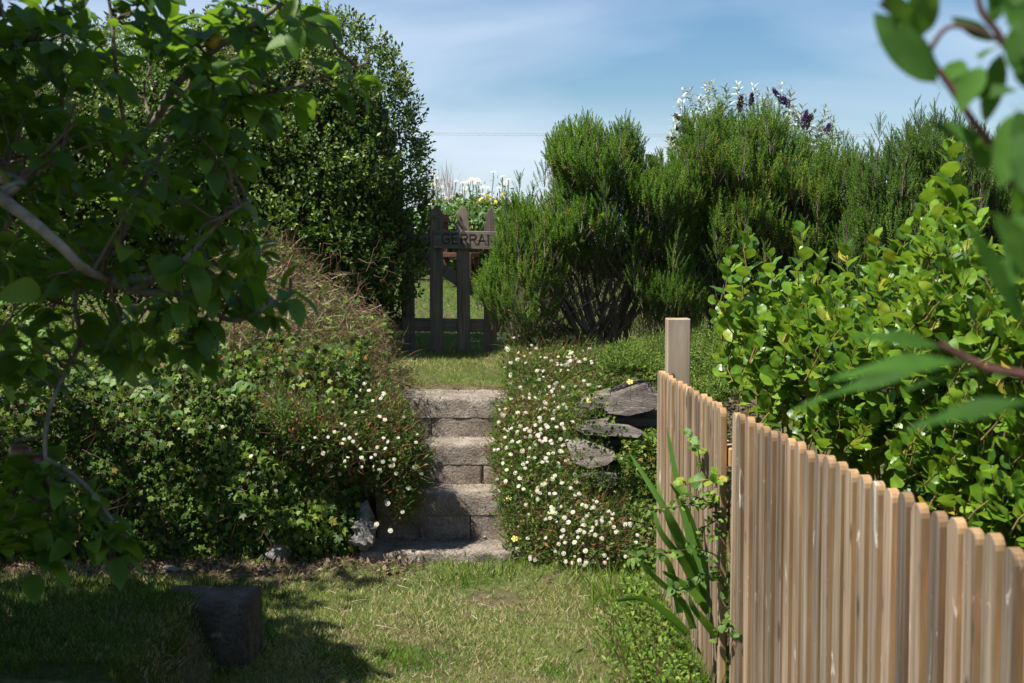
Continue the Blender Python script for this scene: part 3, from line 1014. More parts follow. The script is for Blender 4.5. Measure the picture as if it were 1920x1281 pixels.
# ================================================================== FENCE
def paling_me(h, wd=.052, th=.021):
    """wide face towards -X (the garden side), round top; the near sawn edge towards -Y"""
    n = 8
    out = [(-wd / 2, 0), (wd / 2, 0)]
    rad = .027
    for i in range(n + 1):
        a = math.pi * i / n
        out.append((wd / 2 * math.cos(a), h - rad + rad * math.sin(a)))
    bm = bmesh.new()
    vs = [bm.verts.new((-th / 2, y, z)) for y, z in out]
    f = bm.faces.new(vs)
    r = bmesh.ops.extrude_face_region(bm, geom=[f])
    for v in r['geom']:
        if isinstance(v, bmesh.types.BMVert): v.co.x += th
    bmesh.ops.recalc_face_normals(bm, faces=bm.faces[:])
    for g in bm.faces:
        g.material_index = 0 if abs(g.normal.x) > .8 else 1
    es = [e for e in bm.edges if e.is_manifold and e.calc_face_angle(0) > 1.2]
    bmesh.ops.bevel(bm, geom=es, offset=.0016, segments=1, affect='EDGES')
    me = bpy.data.meshes.new('paling')
    bm.to_mesh(me)
    bm.free()
    me.materials.append(M['pale_face'])
    me.materials.append(M['pale_edge'])
    return me
def panel(label, A, B, n, zt0, zt1):
    A, B = Vector(A), Vector(B)
    d = B - A
    rz = -math.atan2(d.x, d.y)
    root = empty('paling_fence', (B.x, B.y, 0), label, 'fence', 'paling fence panels')
    for i in range(n):
        t = (i + .5) / n
        q = A + d * t
        h = zt0 + (zt1 - zt0) * t + .02 + random.gauss(0, .003)
        put('paling', paling_me(h), (q.x + random.gauss(0, .001), q.y, -.02), root, (R(random.gauss(0, .1)), R(random.gauss(0, .12)), rz + R(random.gauss(0, .4))))
    for z in (.2, .78):
        me = box_me('rail', .038, d.length, .06, M['pale_edge'], .003)
        c = (A + B) / 2
        put('rail', me, (c.x + .031, c.y, z), root, (0, 0, rz))
    return root
far1, near1 = P(1236, 692, 6.02), P(1362, 765, 4.5)
far2, near2 = P(1376, 768, 4.42), P(1920, 1035, 2.36)
d2 = near2 - far2
near2x = near2 + d2 * .55
p1 = panel('far panel of the pale wooden paling fence ending at the square post', (near1[0], near1[1], 0), (far1[0], far1[1], 0), 17, near1[2], far1[2])
p2 = panel('near panel of round topped wooden palings running out of the picture', (near2x[0], near2x[1], 0), (far2[0], far2[1], 0), 37, near2[2] + (near2[2] - far2[2]) * .4, far2[2])
a = P(1273.5, 598, 6.12)
po = put('fence_post', box_me('fence_post', .1, .1, a[2] + .3, M['post'], .004), (a[0], a[1] + .05, -.3))
tag(po, 'square sawn timber fence post standing behind the far end of the palings', 'post')
for (py_, dx, lab) in ((4.3, .08, 'hidden square fence post where the two paling panels meet'), (2.62, .085, 'square post just showing behind the near palings at the right')):
    t = (py_ - far2[1]) / (near2[1] - far2[1])
    xx = far2[0] + (near2[0] - far2[0]) * t
    po = put('fence_post', box_me('fence_post', .07, .07, .9 + .3, M['post'], .004), (xx + dx, py_, -.3))
    tag(po, lab, 'post')

# ================================================================== OLD BLOCK LOWER LEFT
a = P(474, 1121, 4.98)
ob = rough_slab('concrete_block', a[0] - .32, a[0], 4.9, 5.16, -.05, a[2], M['shade_dark'], .011, None, .03, .035)
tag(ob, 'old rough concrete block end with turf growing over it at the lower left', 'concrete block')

# ================================================================== TALL HEDGE
HED = [(-140, 640), (-140, 60), (0, 95), (60, 60), (150, 75), (260, 60), (330, 62), (420, 45), (520, 38), (600, 35), (655, 52), (700, 85), (738, 125), (758, 185), (778, 245), (788, 310), (790, 370), (796, 420), (790, 470), (785, 520), (770, 560), (750, 610), (720, 655), (600, 640), (480, 560), (300, 560)]
hedge = empty('hedge', P(450, 640, 9.0).tolist(), 'tall dense clipped hedge with small glossy leaves left of the gate', 'hedge')
HD, HT = 9.6, .95
core_mesh('dark_core', HED, HD, HT, 190, M['core_shade'], hedge, 30, .7)
SP_H = sprigT(8, L_SMALL, .4, 1., 62, True, 3)
W, NR, dep = volume(HED, 8000, HD, HT, 190, .4, .82, .22, 3.4)
up = np.array([0, 0, 1.])
d = norm(NR * .75 + up * .75 + rng.normal(0, .35, W.shape))
n_ = norm(rng.normal(0, 1, W.shape))
s = rng.uniform(.075, .13, len(W))
cl = np.clip(.42 + .22 * wob(W, 4) + rng.normal(0, .22, len(W)), 0, .97)
scat_mesh('foliage', SP_H, W, d, n_, s, [M['hedge'], M['twig']], rnd=cl * .8, parent=hedge, trnd=np.repeat(rng.uniform(0, .18, len(SP_H[0]) // 1), 1))
W, NR, dep = volume(HED, 14000, HD, HT, 190, .55, .8, .14, 3.)
scat_mesh('foliage', L_SMALL, W, rdir(len(W), .3), norm(NR + rng.normal(0, .6, W.shape)), rng.uniform(.025, .042, len(W)), M['hedge'], rnd=rng.random(len(W)) * .8, parent=hedge)
# shoots sticking out of the outline
EDG = [(x, y) for x, y in HED if y < 640 and x > 300]
pp, dd_ = [], []
for _ in range(420):
    i = random.randrange(len(HED))
    (x1, y1), (x2, y2) = HED[i], HED[(i + 1) % len(HED)]
    t = random.random()
    x, y = x1 + (x2 - x1) * t, y1 + (y2 - y1) * t
    if y > 520: continue
    nx_, ny_ = (y2 - y1), -(x2 - x1)
    l = math.hypot(nx_, ny_) + 1e-6
    pp.append(P(x - nx_ / l * 8, y - ny_ / l * 8, HD + random.uniform(-.35, .2)))
    dd_.append((nx_ / l * .6 + random.gauss(0, .3), random.gauss(0, .3), -ny_ / l * .5 + .6))
pp, dd_ = np.array(pp), norm(np.array(dd_))
scat_mesh('foliage', SP_H, pp, dd_, norm(rng.normal(0, 1, pp.shape)), rng.uniform(.09, .17, len(pp)), [M['hedge'], M['twig']], rnd=rng.uniform(.2, .75, len(pp)), parent=hedge)
st = []
for px in (560, 610, 650, 680, 700, 728):
    b0 = P(px, 655, 9.25); t0 = P(px + random.uniform(-40, 30), 480, 9.2)
    st.append((curve_pts(b0, t0, 6, 0, .04), np.linspace(.025, .012, 6)))
tubes('stem', st, M['twig'], 6, hedge)

# ================================================================== LEFT BANK: IVY
def bank_points(n, x0, x1, lo=.0, hi=1.0, bulge=.16):
    x = rng.uniform(x0, x1, n)
    t = rng.uniform(lo, hi, n)
    # profile: foot (6.62,0) -> face top (7.0,.86) -> back (8.5,.9)
    y = np.interp(t, [0, .5, .62, 1], [6.66, 6.8, 7.0, 8.4])
    z = np.interp(t, [0, .5, .62, 1], [.0, .66, .83, .98])
    p = np.stack([x, y, z], -1)
    nrm = np.stack([0 * x, -np.interp(t, [0, .5, .7, 1], [1, .95, .3, .1]), np.interp(t, [0, .5, .7, 1], [.12, .3, .9, 1])], -1)
    nrm = norm(nrm)
    b = bulge * (1 + .7 * wob(p, 3.2) + .45 * wob(p + 4, 8.)) * np.interp(t, [0, .15, .5, 1], [.25, .8, 1, .8])
    return p, nrm, b
ivy = empty('ivy_bank', (-1.6, 6.7, 0), 'dark glossy ivy smothering the bank left of the steps', 'ivy')
p, nn, b = bank_points(29000, -3.1, -.72)
u = 1 - .95 * rng.random(len(p)) ** 1.5
q = p + nn * (b * u)[:, None] + rng.normal(0, .012, p.shape)
dd = norm(np.stack([rng.normal(0, .7, len(q)), rng.normal(0, .3, len(q)), -.6 + rng.normal(0, .5, len(q))], -1))
isv = wob(q, 2.5) + rng.normal(0, .5, len(q)) > -.25
clr = np.clip(.45 + .25 * wob(q, 5) + rng.normal(0, .25, len(q)), 0, .995)
scat_mesh('ivy_leaf_mass', L_IVY, q[isv], dd[isv], norm(nn + rng.normal(0, .45, q.shape) + [-.25, -.1, .35])[isv], rng.uniform(.024, .06, isv.sum()), M['ivy'], rnd=clr[isv] * .99, parent=ivy)
v = ~isv
scat_mesh('creeper_leaf_mass', L_SMALL, q[v], rdir(v.sum(), .4), norm(nn + rng.normal(0, .5, q.shape) + [-.2, 0, .5])[v], rng.uniform(.02, .038, v.sum()), M['cover'], rnd=clr[v], parent=ivy)
p, nn, b = bank_points(9000, -2.9, -.75, .05, .6)
q = p + nn * (b * rng.uniform(.7, 1.1, len(p)))[:, None]
k = wob(q + 3, 4) > .15
SP_S = sprigT(8, L_SMALL, .4, 1., 60, True, 5)
q = q[k][:2200]; nn = nn[k][:2200]
scat_mesh('creeper_sprig_mass', SP_S, q, norm(nn * .8 + [0, 0, .8] + rng.normal(0, .35, q.shape)), norm(rng.normal(0, 1, q.shape)), rng.uniform(.035, .07, len(q)), [M['cover'], M['redstem']], rnd=rng.random(len(q)) * .9, parent=ivy)
stems = []
for _ in range(300):
    p, nn, b = bank_points(1, -2.8, -.8, .02, .7)
    a = (p + nn * b[:, None] * .9)[0]
    e = a + np.array([random.gauss(0, .16), random.gauss(-.03, .05), random.gauss(0, .2)])
    stems.append((curve_pts(a, e, 5, random.uniform(-.03, .05), .06), np.linspace(.0022, .0012, 5)))
tubes('stem_tangle', stems, M['straw'], 4, ivy, 'stuff')

# leaf litter at the foot
n = 1500
x, y = rng.uniform(-2.6, -.4, n), 6.5 + rng.normal(0, .13, n)
q = np.stack([x, y, gz(x, y) + rng.uniform(.003, .03, n)], -1)
o = scat_mesh('leaf_litter', L_SMALL, q, rdir(n), norm(rng.normal(0, .6, q.shape) + [0, 0, 1]), rng.uniform(.012, .04, n), M['leafdead'])
tag(o, 'brown dead leaves and bits along the foot of the left bank', 'leaf litter', kind='stuff')

# bramble sprays on top of the bank at left
br = empty('bramble', P(230, 690, 6.9).tolist(), 'pale green bramble sprays arching over the ivy bank at the far left', 'bramble')
L_BR = leafT(.66, 5, .2, .15, lambda a: math.sin(math.pi * a ** .8) ** .6, .03, .1)
bs, lp, ld, ln_ = [], [], [], []
for (x0, y0, x1, y1) in [(90, 745, 250, 715), (170, 720, 300, 712), (40, 660, 90, 640), (0, 560, 60, 580), (250, 735, 330, 770), (0, 640, 60, 700), (120, 700, 60, 760), (420, 760, 470, 720), (30, 590, 90, 620), (0, 700, 50, 740)]:
    a, e = P(x0, y0, 6.75), P(x1, y1, 6.5)
    pts = curve_pts(a, e, 7, -.04, .02)
    bs.append((pts, np.linspace(.003, .0015, 7)))
    for t in pts[1:]:
        for k in (-1, 0, 1):
            lp.append(t); ld.append((k * .8 + random.gauss(0, .2), -.4, -.3 + random.gauss(0, .3))); ln_.append((random.gauss(-.3, .3), -.6, .8))
tubes('cane', bs, M['twig'], 5, br, None, True)
scat_mesh('leaf_spray', L_BR, np.array(lp), norm(np.array(ld)), norm(np.array(ln_)), rng.uniform(.035, .06, len(lp)), M['bramble'], parent=br, smooth=True)

# ================================================================== DRY BRAMBLE / GRASS HEAP
heap = empty('dry_grass_heap', P(570, 640, 7.9).tolist(), 'tangled brown dead grass and stems heaped on the bank beside the hedge', 'dry grass')
HP = [(400, 520), (450, 470), (505, 445), (560, 480), (600, 530), (640, 545), (690, 600), (720, 640), (730, 700), (745, 760), (640, 770), (560, 760), (450, 720), (380, 640)]
dH = lambda px, py: np.interp(py, [430, 560, 700, 780], [8.6, 8.1, 7.3, 7.0])
W, NR, dep = volume(HP, 13000, dH, .28, 80, .9, .95, .8, 7.)
W = W + rng.normal(0, .045, W.shape)
d = norm(np.stack([rng.normal(.1, 1., len(W)), rng.normal(-.2, .6, len(W)), rng.normal(.0, .75, len(W))], -1))
scat_mesh('dead_stem_mass', bladeT(.022, 4, .3), W, d, norm(rng.normal(0, 1, W.shape)), rng.uniform(.04, .13, len(W)), M['straw'], rnd=np.clip(.25 + .25 * wob(W, 4) + rng.normal(0, .25, len(W)), 0, .99), parent=heap)
k = rng.random(len(W)) < .45
scat_mesh('green_leaf_mass', L_SMALL, W[k], rdir(k.sum()), rdir(k.sum(), .6), rng.uniform(.015, .04, k.sum()), M['cover'], rnd=rng.random(k.sum()) * .7, parent=heap)
k = rng.random(len(W)) < .5
scat_mesh('red_stem_mass', bladeT(.03, 3, .3), W[k] + rng.normal(0, .02, (k.sum(), 3)), rdir(k.sum(), .4), rdir(k.sum()), rng.uniform(.04, .1, k.sum()), M['redstem'], rnd=rng.uniform(.4, .99, k.sum()), parent=heap)
st = []
for _ in range(170):
    a = P(random.uniform(430, 715), random.uniform(480, 730), random.uniform(7.2, 8))
    e = a + np.array([random.gauss(0, .1), random.gauss(-.05, .08), random.gauss(.03, .08)])
    st.append((curve_pts(a, e, 6, random.uniform(-.06, .03), .07), np.linspace(random.uniform(.0015, .003), .001, 6)))
tubes('long_stem', st, M['straw'], 4, heap, 'stuff')

# ================================================================== FLEABANE (daisies)
def daisyT(np_=13, r=.5, cr=.17):
    V, F, Mi = [], [], []
    for i in range(np_):
        a0, a1, am = (2 * math.pi * (i + k) / np_ for k in (.08, .92, .5))
        k = len(V)
        z = .05 * math.sin(i * 2.1)
        V += [(cr * .8 * math.cos(am), cr * .8 * math.sin(am), 0), (r * .8 * math.cos(a0), r * .8 * math.sin(a0), z), (r * math.cos(am), r * math.sin(am), z - .03), (r * .8 * math.cos(a1), r * .8 * math.sin(a1), z)]
        F += [(k, k + 1, k + 2), (k, k + 2, k + 3)]
        Mi += [0, 0]
    k = len(V)
    V.append((0, 0, .1))
    for i in range(8):
        V.append((cr * math.cos(i * math.pi / 4), cr * math.sin(i * math.pi / 4), .03))
    for i in range(8):
        F.append((k, k + 1 + i, k + 1 + (i + 1) % 8)); Mi.append(1)
    # stalk
    k = len(V)
    V += [(-.025, 0, -.01), (.025, 0, -.01), (0, .1, -1.6)]
    F.append((k, k + 1, k + 2)); Mi.append(2)
    return np.array(V), np.array(F), np.array(Mi)
DAISY = [daisyT(13), daisyT(15, .47, .16), daisyT(11, .5, .19)]
d_me = [mesh_np('daisy_flower', T[0], T[1], [M['petal'], M['disc'], M['redstem']], False, None, T[2]) for T in DAISY]
def fleabane(name, label, poly, D, T, Rr, nstem, nleaf, nfl, sizes, base, fmask=None, pinks=120, group=None):
    root = empty(name, base, label, 'fleabane', group)
    W, NR, dep = volume(poly, nstem, D, T, Rr, .7, .97, .35, 5.)
    W = W + rng.normal(0, .02, W.shape)
    d = norm(NR * .5 + np.array([0, 0, .7]) + rng.normal(0, .6, W.shape))
    scat_mesh('stem_mass', bladeT(.03, 3, .35), W, d, norm(rng.normal(0, 1, W.shape)), rng.uniform(.04, .11, len(W)), M['redstem'], rnd=np.clip(rng.normal(.42, .28, len(W)), 0, .99), parent=root)
    W, NR, dep = volume(poly, nleaf, D, T, Rr, .6, .97, .35, 5.)
    W = W + rng.normal(0, .02, W.shape)
    d = norm(NR * .4 + np.array([0, 0, .5]) + rng.normal(0, .7, W.shape))
    scat_mesh('leaf_mass', leafT(.36, 2, .2, .2), W, d, norm(np.array([-.2, -.3, .8]) + rng.normal(0, .6, W.shape)), rng.uniform(.015, .036, len(W)), M['flea'], rnd=np.clip(.45 + .2 * wob(W, 7) + rng.normal(0, .25, len(W)), 0, .99), parent=root)
    W, NR, dep = volume(poly, nfl * 5 + 800, D, T * 1.1, Rr, .04, 1.0, .35, 5.)
    W = W + NR * .02 + np.array([0, -.012, .012])
    dens = np.clip(.5 + .6 * wob(W, 6.5), .06, 1)
    if fmask is not None: dens = dens * fmask(W)
    keep = rng.random(len(W)) < np.clip(dens, .02, 1)
    W, NR = W[keep][:nfl], NR[keep][:nfl]
    fc = norm(np.array([-.15, -.75, .75]) + NR * .25 + rng.normal(0, .3, W.shape))
    fd = norm(rng.normal(0, 1, W.shape))
    Fm = frames(fd, fc)
    for i in range(len(W)):
        o = bpy.data.objects.new('flower', d_me[i % 3])
        COL.objects.link(o)
        s = random.uniform(*sizes)
        z_ = Vector(fc[i]); y_ = Vector(Fm[i][:, 1]); x_ = Vector(np.cross(Fm[i][:, 1], fc[i]))
        y_ = (y_ - z_ * y_.dot(z_)).normalized(); x_ = y_.cross(z_)
        mt = Matrix((x_, y_, z_)).transposed()
        o.parent = root
        o.matrix_basis = Matrix.Translation(Vector(W[i]) - root.location) @ mt.to_4x4() @ Matrix.Diagonal((s, s, s * random.uniform(.7, 1.2), 1))
    W, NR, dep = volume(poly, pinks, D, T, Rr, .1, 1., .35, 5.)
    if nfl > 200:
        W2, N2, _ = volume(poly, 1100, D, T * 1.08, Rr, .1, 1., .35, 5.)
        W2 = W2 + N2 * .015
        W2 = W2[rng.random(len(W2)) < np.clip(.5 + .6 * wob(W2, 6.5), .06, 1)][:190]
        T2 = daisyT(9, .45, .2)
        scat_mesh('small_flower_mass', T2, W2, rdir(len(W2)), norm(rng.normal(0, .45, W2.shape) + [-.15, -.7, .7]), rng.uniform(.012, .018, len(W2)), [M['petal'], M['disc'], M['redstem']], parent=root)
    bud = daisyT(7, .4, .12)
    scat_mesh('bud_mass', (bud[0], bud[1]), W + NR * .01, rdir(len(W)), norm(NR + rng.normal(0, .7, W.shape)), rng.uniform(.009, .018, len(W)), M['pink'], parent=root)
    return root
RP = [(950, 735), (950, 680), (960, 640), (1010, 618), (1060, 612), (1105, 640), (1150, 690), (1170, 715), (1140, 735), (1095, 750), (1085, 785), (1105, 822), (1080, 848), (1095, 885), (1130, 900), (1180, 935), (1215, 975), (1228, 1010), (1225, 1050), (1190, 1075), (1110, 1088), (1030, 1075), (985, 1055), (955, 1020), (945, 960), (935, 900), (925, 850), (932, 785)]
dR = lambda px, py: np.interp(py, [600, 680, 760, 900, 1000, 1085], [8.9, 8.0, 7.4, 6.95, 6.72, 6.5])
fleabane('fleabane_clump', 'large mound of white fleabane daisies tumbling down right of the steps', RP, dR, .2, 60, 15000, 32000, 298, (.017, .026), P(1050, 1080, 6.5).tolist(), pinks=900)
RP2 = [(1100, 700), (1180, 690), (1215, 720), (1140, 735), (1095, 740)]
LP = [(640, 650), (690, 690), (722, 728), (752, 765), (778, 805), (798, 850), (795, 905), (782, 940), (765, 975), (740, 960), (715, 915), (670, 910), (620, 900), (560, 860), (500, 800), (470, 730), (520, 690), (580, 660)]
dL = lambda px, py: np.interp(py, [640, 700, 780, 950], [7.5, 7.2, 6.85, 6.72])
fleabane('fleabane_clump', 'sparser trailing fleabane daisies with reddish stems left of the steps', LP, dL, .24, 60, 12000, 17000, 78, (.015, .024), P(720, 930, 6.72).tolist(), lambda W: np.clip((W[:, 0] + .95) / .3, .06, 1), 300)
# hanging trail with a few flowers beside the lowest step
tr = empty('fleabane_trail', P(735, 900, 6.6).tolist(), 'thin fleabane stems hanging in the dark with a few daisies by the lowest step', 'fleabane')
tw = []
for x0, y0, x1, y1 in [(750, 900, 732, 995), (742, 905, 706, 983), (700, 880, 727, 944), (720, 880, 766, 915), (690, 860, 736, 872)]:
    a, e = P(x0, y0, 6.68), P(x1, y1, 6.5)
    pts = curve_pts(a, e, 7, .05, .03)
    tw.append((pts, np.linspace(.0022, .0012, 7)))
    o = bpy.data.objects.new('flower', d_me[0])
    COL.objects.link(o)
    o.parent = tr
    o.location = Vector(e) - tr.location
    o.rotation_euler = (R(60), R(random.uniform(-20, 20)), 0)
    o.scale = (.026,) * 3
tubes('stem', tw, M['redstem'], 4, tr)
# stray daisies in the ivy
sy = empty('stray_fleabane', P(540, 800, 6.7).tolist(), 'scattered single daisies poking out of the ivy left of the daisy clump', 'fleabane')
tw = []
for px, py in [(335, 713), (403, 772), (417, 800), (335, 804), (483, 735), (537, 712), (584, 727), (620, 753), (636, 750), (612, 756), (470, 855), (487, 868), (516, 847), (540, 848), (476, 885), (517, 920), (543, 805), (575, 804), (597, 768), (560, 660), (606, 652), (640, 660), (655, 640), (690, 670), (577, 640), (500, 655), (480, 670)]:
    Y = np.interp(py, [640, 700, 760, 900], [7.6, 7.05, 6.75, 6.55])
    e = P(px, py, Y)
    a = e + np.array([random.gauss(0, .03), .1, -.08])
    tw.append((curve_pts(a, e, 4, 0, .04), np.full(4, .0014)))
    o = bpy.data.objects.new('flower', random.choice(d_me))
    COL.objects.link(o)
    o.parent = sy
    o.location = Vector(e) - sy.location
    o.rotation_euler = (R(random.uniform(25, 75)), R(random.uniform(-30, 30)), 0)
    o.scale = (random.uniform(.019, .027),) * 3
tubes('stem', tw, M['redstem'], 4, sy)
# yellow poppies in the daisies
YT = daisyT(5, .5, .12)
y_me = mesh_np('yellow_flower', YT[0], YT[1], [M['yellow'], M['disc'], M['redstem']], False, None, YT[2])
for px, py, Y, lab in [(1181, 716, 7.0, 'small yellow poppy above the large tilted slate'), (1104, 751, 7.0, 'small yellow poppy over the thin pale slate'), (954, 935, 6.68, 'small yellow flower at the left edge of the daisies halfway down'), (965, 1010, 6.5, 'yellow flower low by the corner of the bottom step')]:
    r0 = empty('yellow_flower', P(px, py, Y).tolist(), lab, 'flower', 'small yellow flowers among the daisies')
    o = bpy.data.objects.new('petal_cup', y_me)
    COL.objects.link(o)
    o.parent = r0
    o.rotation_euler = (R(50), 0, 0)
    o.scale = (.034, .034, .02)
    a = P(px, py, Y)
    tubes('stem', [(curve_pts(a + [.01, .03, -.1], a, 4, 0, .03), np.full(4, .0013))], M['redstem'], 4, r0)

# ivy/ground cover at the foot of the stones by the fence
rc = empty('ivy_patch', P(1170, 930, 6.5).tolist(), 'small ivy and creeper patch under the slates by the fence end', 'ivy')
IP = [(1180, 815), (1235, 800), (1240, 1060), (1190, 1060), (1150, 960), (1120, 905), (1150, 880)]
dI = lambda px, py: np.interp(py, [790, 900, 1060], [7.1, 6.9, 6.45])
W, NR, dep = volume(IP, 2600, dI, .1, 50, .9, 1., .4, 5.)
scat_mesh('ivy_leaf_mass', L_IVY, W, rdir(len(W), -.3), norm(np.array([-.2, -.6, .7]) + rng.normal(0, .45, W.shape)), rng.uniform(.02, .042, len(W)), M['ivy'], rnd=np.clip(rng.normal(.55, .25, len(W)), 0, .98), parent=rc)

og = empty('trailing_weeds', P(1120, 800, 6.75).tolist(), 'sparse fleabane leaves and ivy trailing over the slate edges', 'weeds')
OP = [(1055, 730), (1120, 725), (1190, 770), (1235, 830), (1235, 930), (1100, 930), (1060, 850)]
W, NR, dep = volume(OP, 1500, 6.72, .05, 40, 1., 1., .5, 9.)
W = W[wob(W, 7) + rng.normal(0, .3, len(W)) > .25]
scat_mesh('leaf_mass', SP_S, W, norm(rng.normal(0, .6, W.shape) + [-.2, -.4, .3]), norm(rng.normal(0, 1, W.shape)), rng.uniform(.02, .045, len(W)), [M['cover'], M['redstem']], rnd=rng.random(len(W)) * .9, parent=og)
W, NR, dep = volume(OP, 500, 6.7, .05, 40, 1., 1., .5, 9.)
W = W[wob(W + 5, 6) > .1]
scat_mesh('ivy_leaf_mass', L_IVY, W, rdir(len(W), -.3), norm(np.array([-.2, -.6, .7]) + rng.normal(0, .45, W.shape)), rng.uniform(.018, .035, len(W)), M['ivy'], rnd=rng.uniform(.3, .95, len(W)), parent=og)

# ================================================================== GRASSY PLANTS RIGHT OF THE DAISIES
gc = empty('ground_cover', P(1220, 680, 7.2).tolist(), 'low feathery green ground cover around the square fence post', 'ground cover')
GP = [(1120, 700), (1130, 660), (1190, 645), (1240, 640), (1330, 625), (1380, 660), (1400, 740), (1330, 760), (1250, 730), (1190, 705)]
dG = lambda px, py: np.interp(py, [620, 700, 760], [7.9, 7.3, 6.9])
W, NR, dep = volume(GP, 2600, dG, .22, 50, .7, .95, .4, 6.)
scat_mesh('leaf_mass', SP_S, W, norm(NR * .5 + [0, 0, .8] + rng.normal(0, .4, W.shape)), norm(rng.normal(0, 1, W.shape)), rng.uniform(.03, .06, len(W)), [M['cover'], M['redstem']], rnd=rng.random(len(W)) * .9, parent=gc)
def blade_tuft(name, label, base, n, ln, w, mat, spread=.5, up_=1., dirx=0., bend=.35, cat='grass tuft'):
    r0 = empty(name, list(base), label, cat)
    p = np.array(base) + rng.normal(0, .025, (n, 3)) * [1, 1, 0]
    d = rng.normal(0, spread, (n, 3)); d[:, 2] = up_; d[:, 0] += dirx
    nn = -d * [1, 1, 0] + [0, 0, .6]
    T = bladeT(w, 6, bend)
    M_ = frames(norm(d), norm(nn))
    for i in range(n):
        V, F = scatter(T, p[i:i + 1], norm(d)[i:i + 1], norm(nn)[i:i + 1], np.array([random.uniform(*ln)]))
        o = link('blade', mesh_np('blade', V, F, mat, True, np.full(len(V), random.random() * .9)), r0)
    return r0
blade_tuft('grass_tuft', 'arching long leaved grass tuft between the daisies and the post', P(1180, 690, 7.6), 42, (.14, .3), .035, M['blade'], .7)
blade_tuft('grass_tuft', 'upright strappy tuft in the dry heap left of the steps', P(612, 735, 7.0), 14, (.12, .26), .09, M['blade'], .25)

# ================================================================== ROSEMARY BUSHES
ROSE = [roseT(36, 1., .17, 1), roseT(32, 1., .2, 2)]
def spires(root, poly, D, T, Rr, n, ss, mat, topn=0, updir=.9, sh=.4, name='foliage'):
    W, NR, dep = volume(poly, n, D, T, Rr, sh, .85, .32, 6.)
    d = norm(NR * .36 + np.array([0, 0, updir]) + rng.normal(0, .24, W.shape))
    half = rng.random(len(W)) < .5
    cl = np.clip(.45 + .25 * wob(W, 3.5) + rng.normal(0, .22, len(W)), 0, .97)
    for k, T_ in ((half, ROSE[0]), (~half, ROSE[1])):
        scat_mesh(name, T_, W[k] - d[k] * .05, d[k], norm(rng.normal(0, 1, (k.sum(), 3))), rng.uniform(*ss, k.sum()), [mat, M['rtwig']], rnd=cl[k], parent=root)
def plumes(root, tops, mat, D):
    """tall leafy spires standing above the bush: each is a stem with side shoots"""
    pp, dd, ss, st = [], [], [], []
    for (x, y, hpx) in tops:
        Y = D + random.uniform(-.25, .25)
        tip, base = P(x, y, Y), P(x + random.uniform(-14, 14), y + hpx, Y + random.uniform(-.05, .1))
        pts = curve_pts(base, tip, 12, 0, .012)
        st.append((pts, np.linspace(.004, .0015, 12)))
        L_ = np.linalg.norm(tip - base)
        for i in range(int(L_ / .0085)):
            t = random.random()
            q = base + (tip - base) * t
            rad = (1 - t) * .055 + .006
            off = rng.normal(0, 1, 3); off[2] = 0
            off = off / (np.linalg.norm(off) + 1e-6)
            pp.append(q + off * rad * random.random())
            dd.append((tip - base) / L_ + off * .5)
            ss.append(random.uniform(.055, .1) * (1 - .35 * t))
        pp.append(tip - (tip - base) / L_ * .07); dd.append(tip - base); ss.append(.09)
    pp, dd, ss = np.array(pp), norm(np.array(dd)), np.array(ss)
    scat_mesh('spire_foliage', ROSE[0], pp, dd, norm(rng.normal(0, 1, pp.shape)), ss, [mat, M['rtwig']], rnd=np.clip(rng.normal(.45, .2, len(pp)), 0, .9), parent=root)
    tubes('spire_stem', st, M['rtwig'], 4, root, None, True)
def branches(root, base, targets, Db, mat, r0=.018, nm='branch'):
    st = []
    for (bx, by), (tx, ty), Yt in targets:
        a, e = P(bx, by, Db), P(tx, ty, Yt)
        m1 = a + (e - a) * .4 + np.array([0, 0, -.03])
        pts = smoothline([a, m1, a + (e - a) * .7 + rng.normal(0, .02, 3), e], 4)
        k = random.uniform(.5, 1)
        st.append((pts, np.linspace(r0 * k, .003, len(pts))))
        for _ in range(3):
            i = random.randrange(4, len(pts) - 1)
            q = pts[i]
            st.append((curve_pts(q, q + np.array([random.gauss(0, .12), random.gauss(-.05, .08), random.uniform(.08, .25)]), 5, 0, .04), np.linspace(.005, .0015, 5)))
    tubes(nm, st, mat, 6, root)
rA = empty('rosemary_bush', P(1130, 645, 8.6).tolist(), 'bright green rosemary bush with two topknots and bare lower stems right of the gate', 'rosemary bush')
RA = [(930, 475), (937, 430), (955, 400), (975, 372), (1000, 395), (1035, 375), (1045, 340), (1020, 300), (1030, 265), (1075, 240), (1110, 235), (1130, 265), (1150, 250), (1170, 235), (1195, 262), (1208, 310), (1230, 300), (1260, 310), (1310, 330), (1320, 450), (1300, 520), (1200, 500), (1130, 520), (1080, 500), (1020, 520), (975, 500), (940, 520), (915, 560), (890, 560), (910, 515)]
spires(rA, RA, 8.6, .5, 90, 4600, (.08, .15), M['rose'])
RA2 = [(885, 545), (915, 490), (990, 470), (1060, 510), (1050, 580), (1000, 635), (965, 625), (928, 600)]
spires(rA, RA2, 8.35, .25, 60, 620, (.07, .12), M['rose'])
RA3 = [(1180, 520), (1290, 500), (1330, 560), (1300, 620), (1235, 605), (1190, 570)]
spires(rA, RA3, 8.3, .25, 60, 650, (.07, .12), M['rose'])
plumes(rA, [(975, 330, 90), (1000, 352, 70), (950, 365, 70), (944, 385, 60), (1066, 222, 90), (1085, 228, 90), (1100, 218, 95), (1118, 220, 90), (1050, 240, 80), (1036, 268, 70), (1024, 290, 60), (1160, 228, 90), (1172, 222, 100), (1185, 236, 90), (1196, 255, 80), (1204, 290, 70), (1222, 300, 70), (1240, 290, 70), (1262, 288, 70), (1142, 262, 60), (1280, 300, 70), (1300, 310, 60)], M['rose'], 8.55)
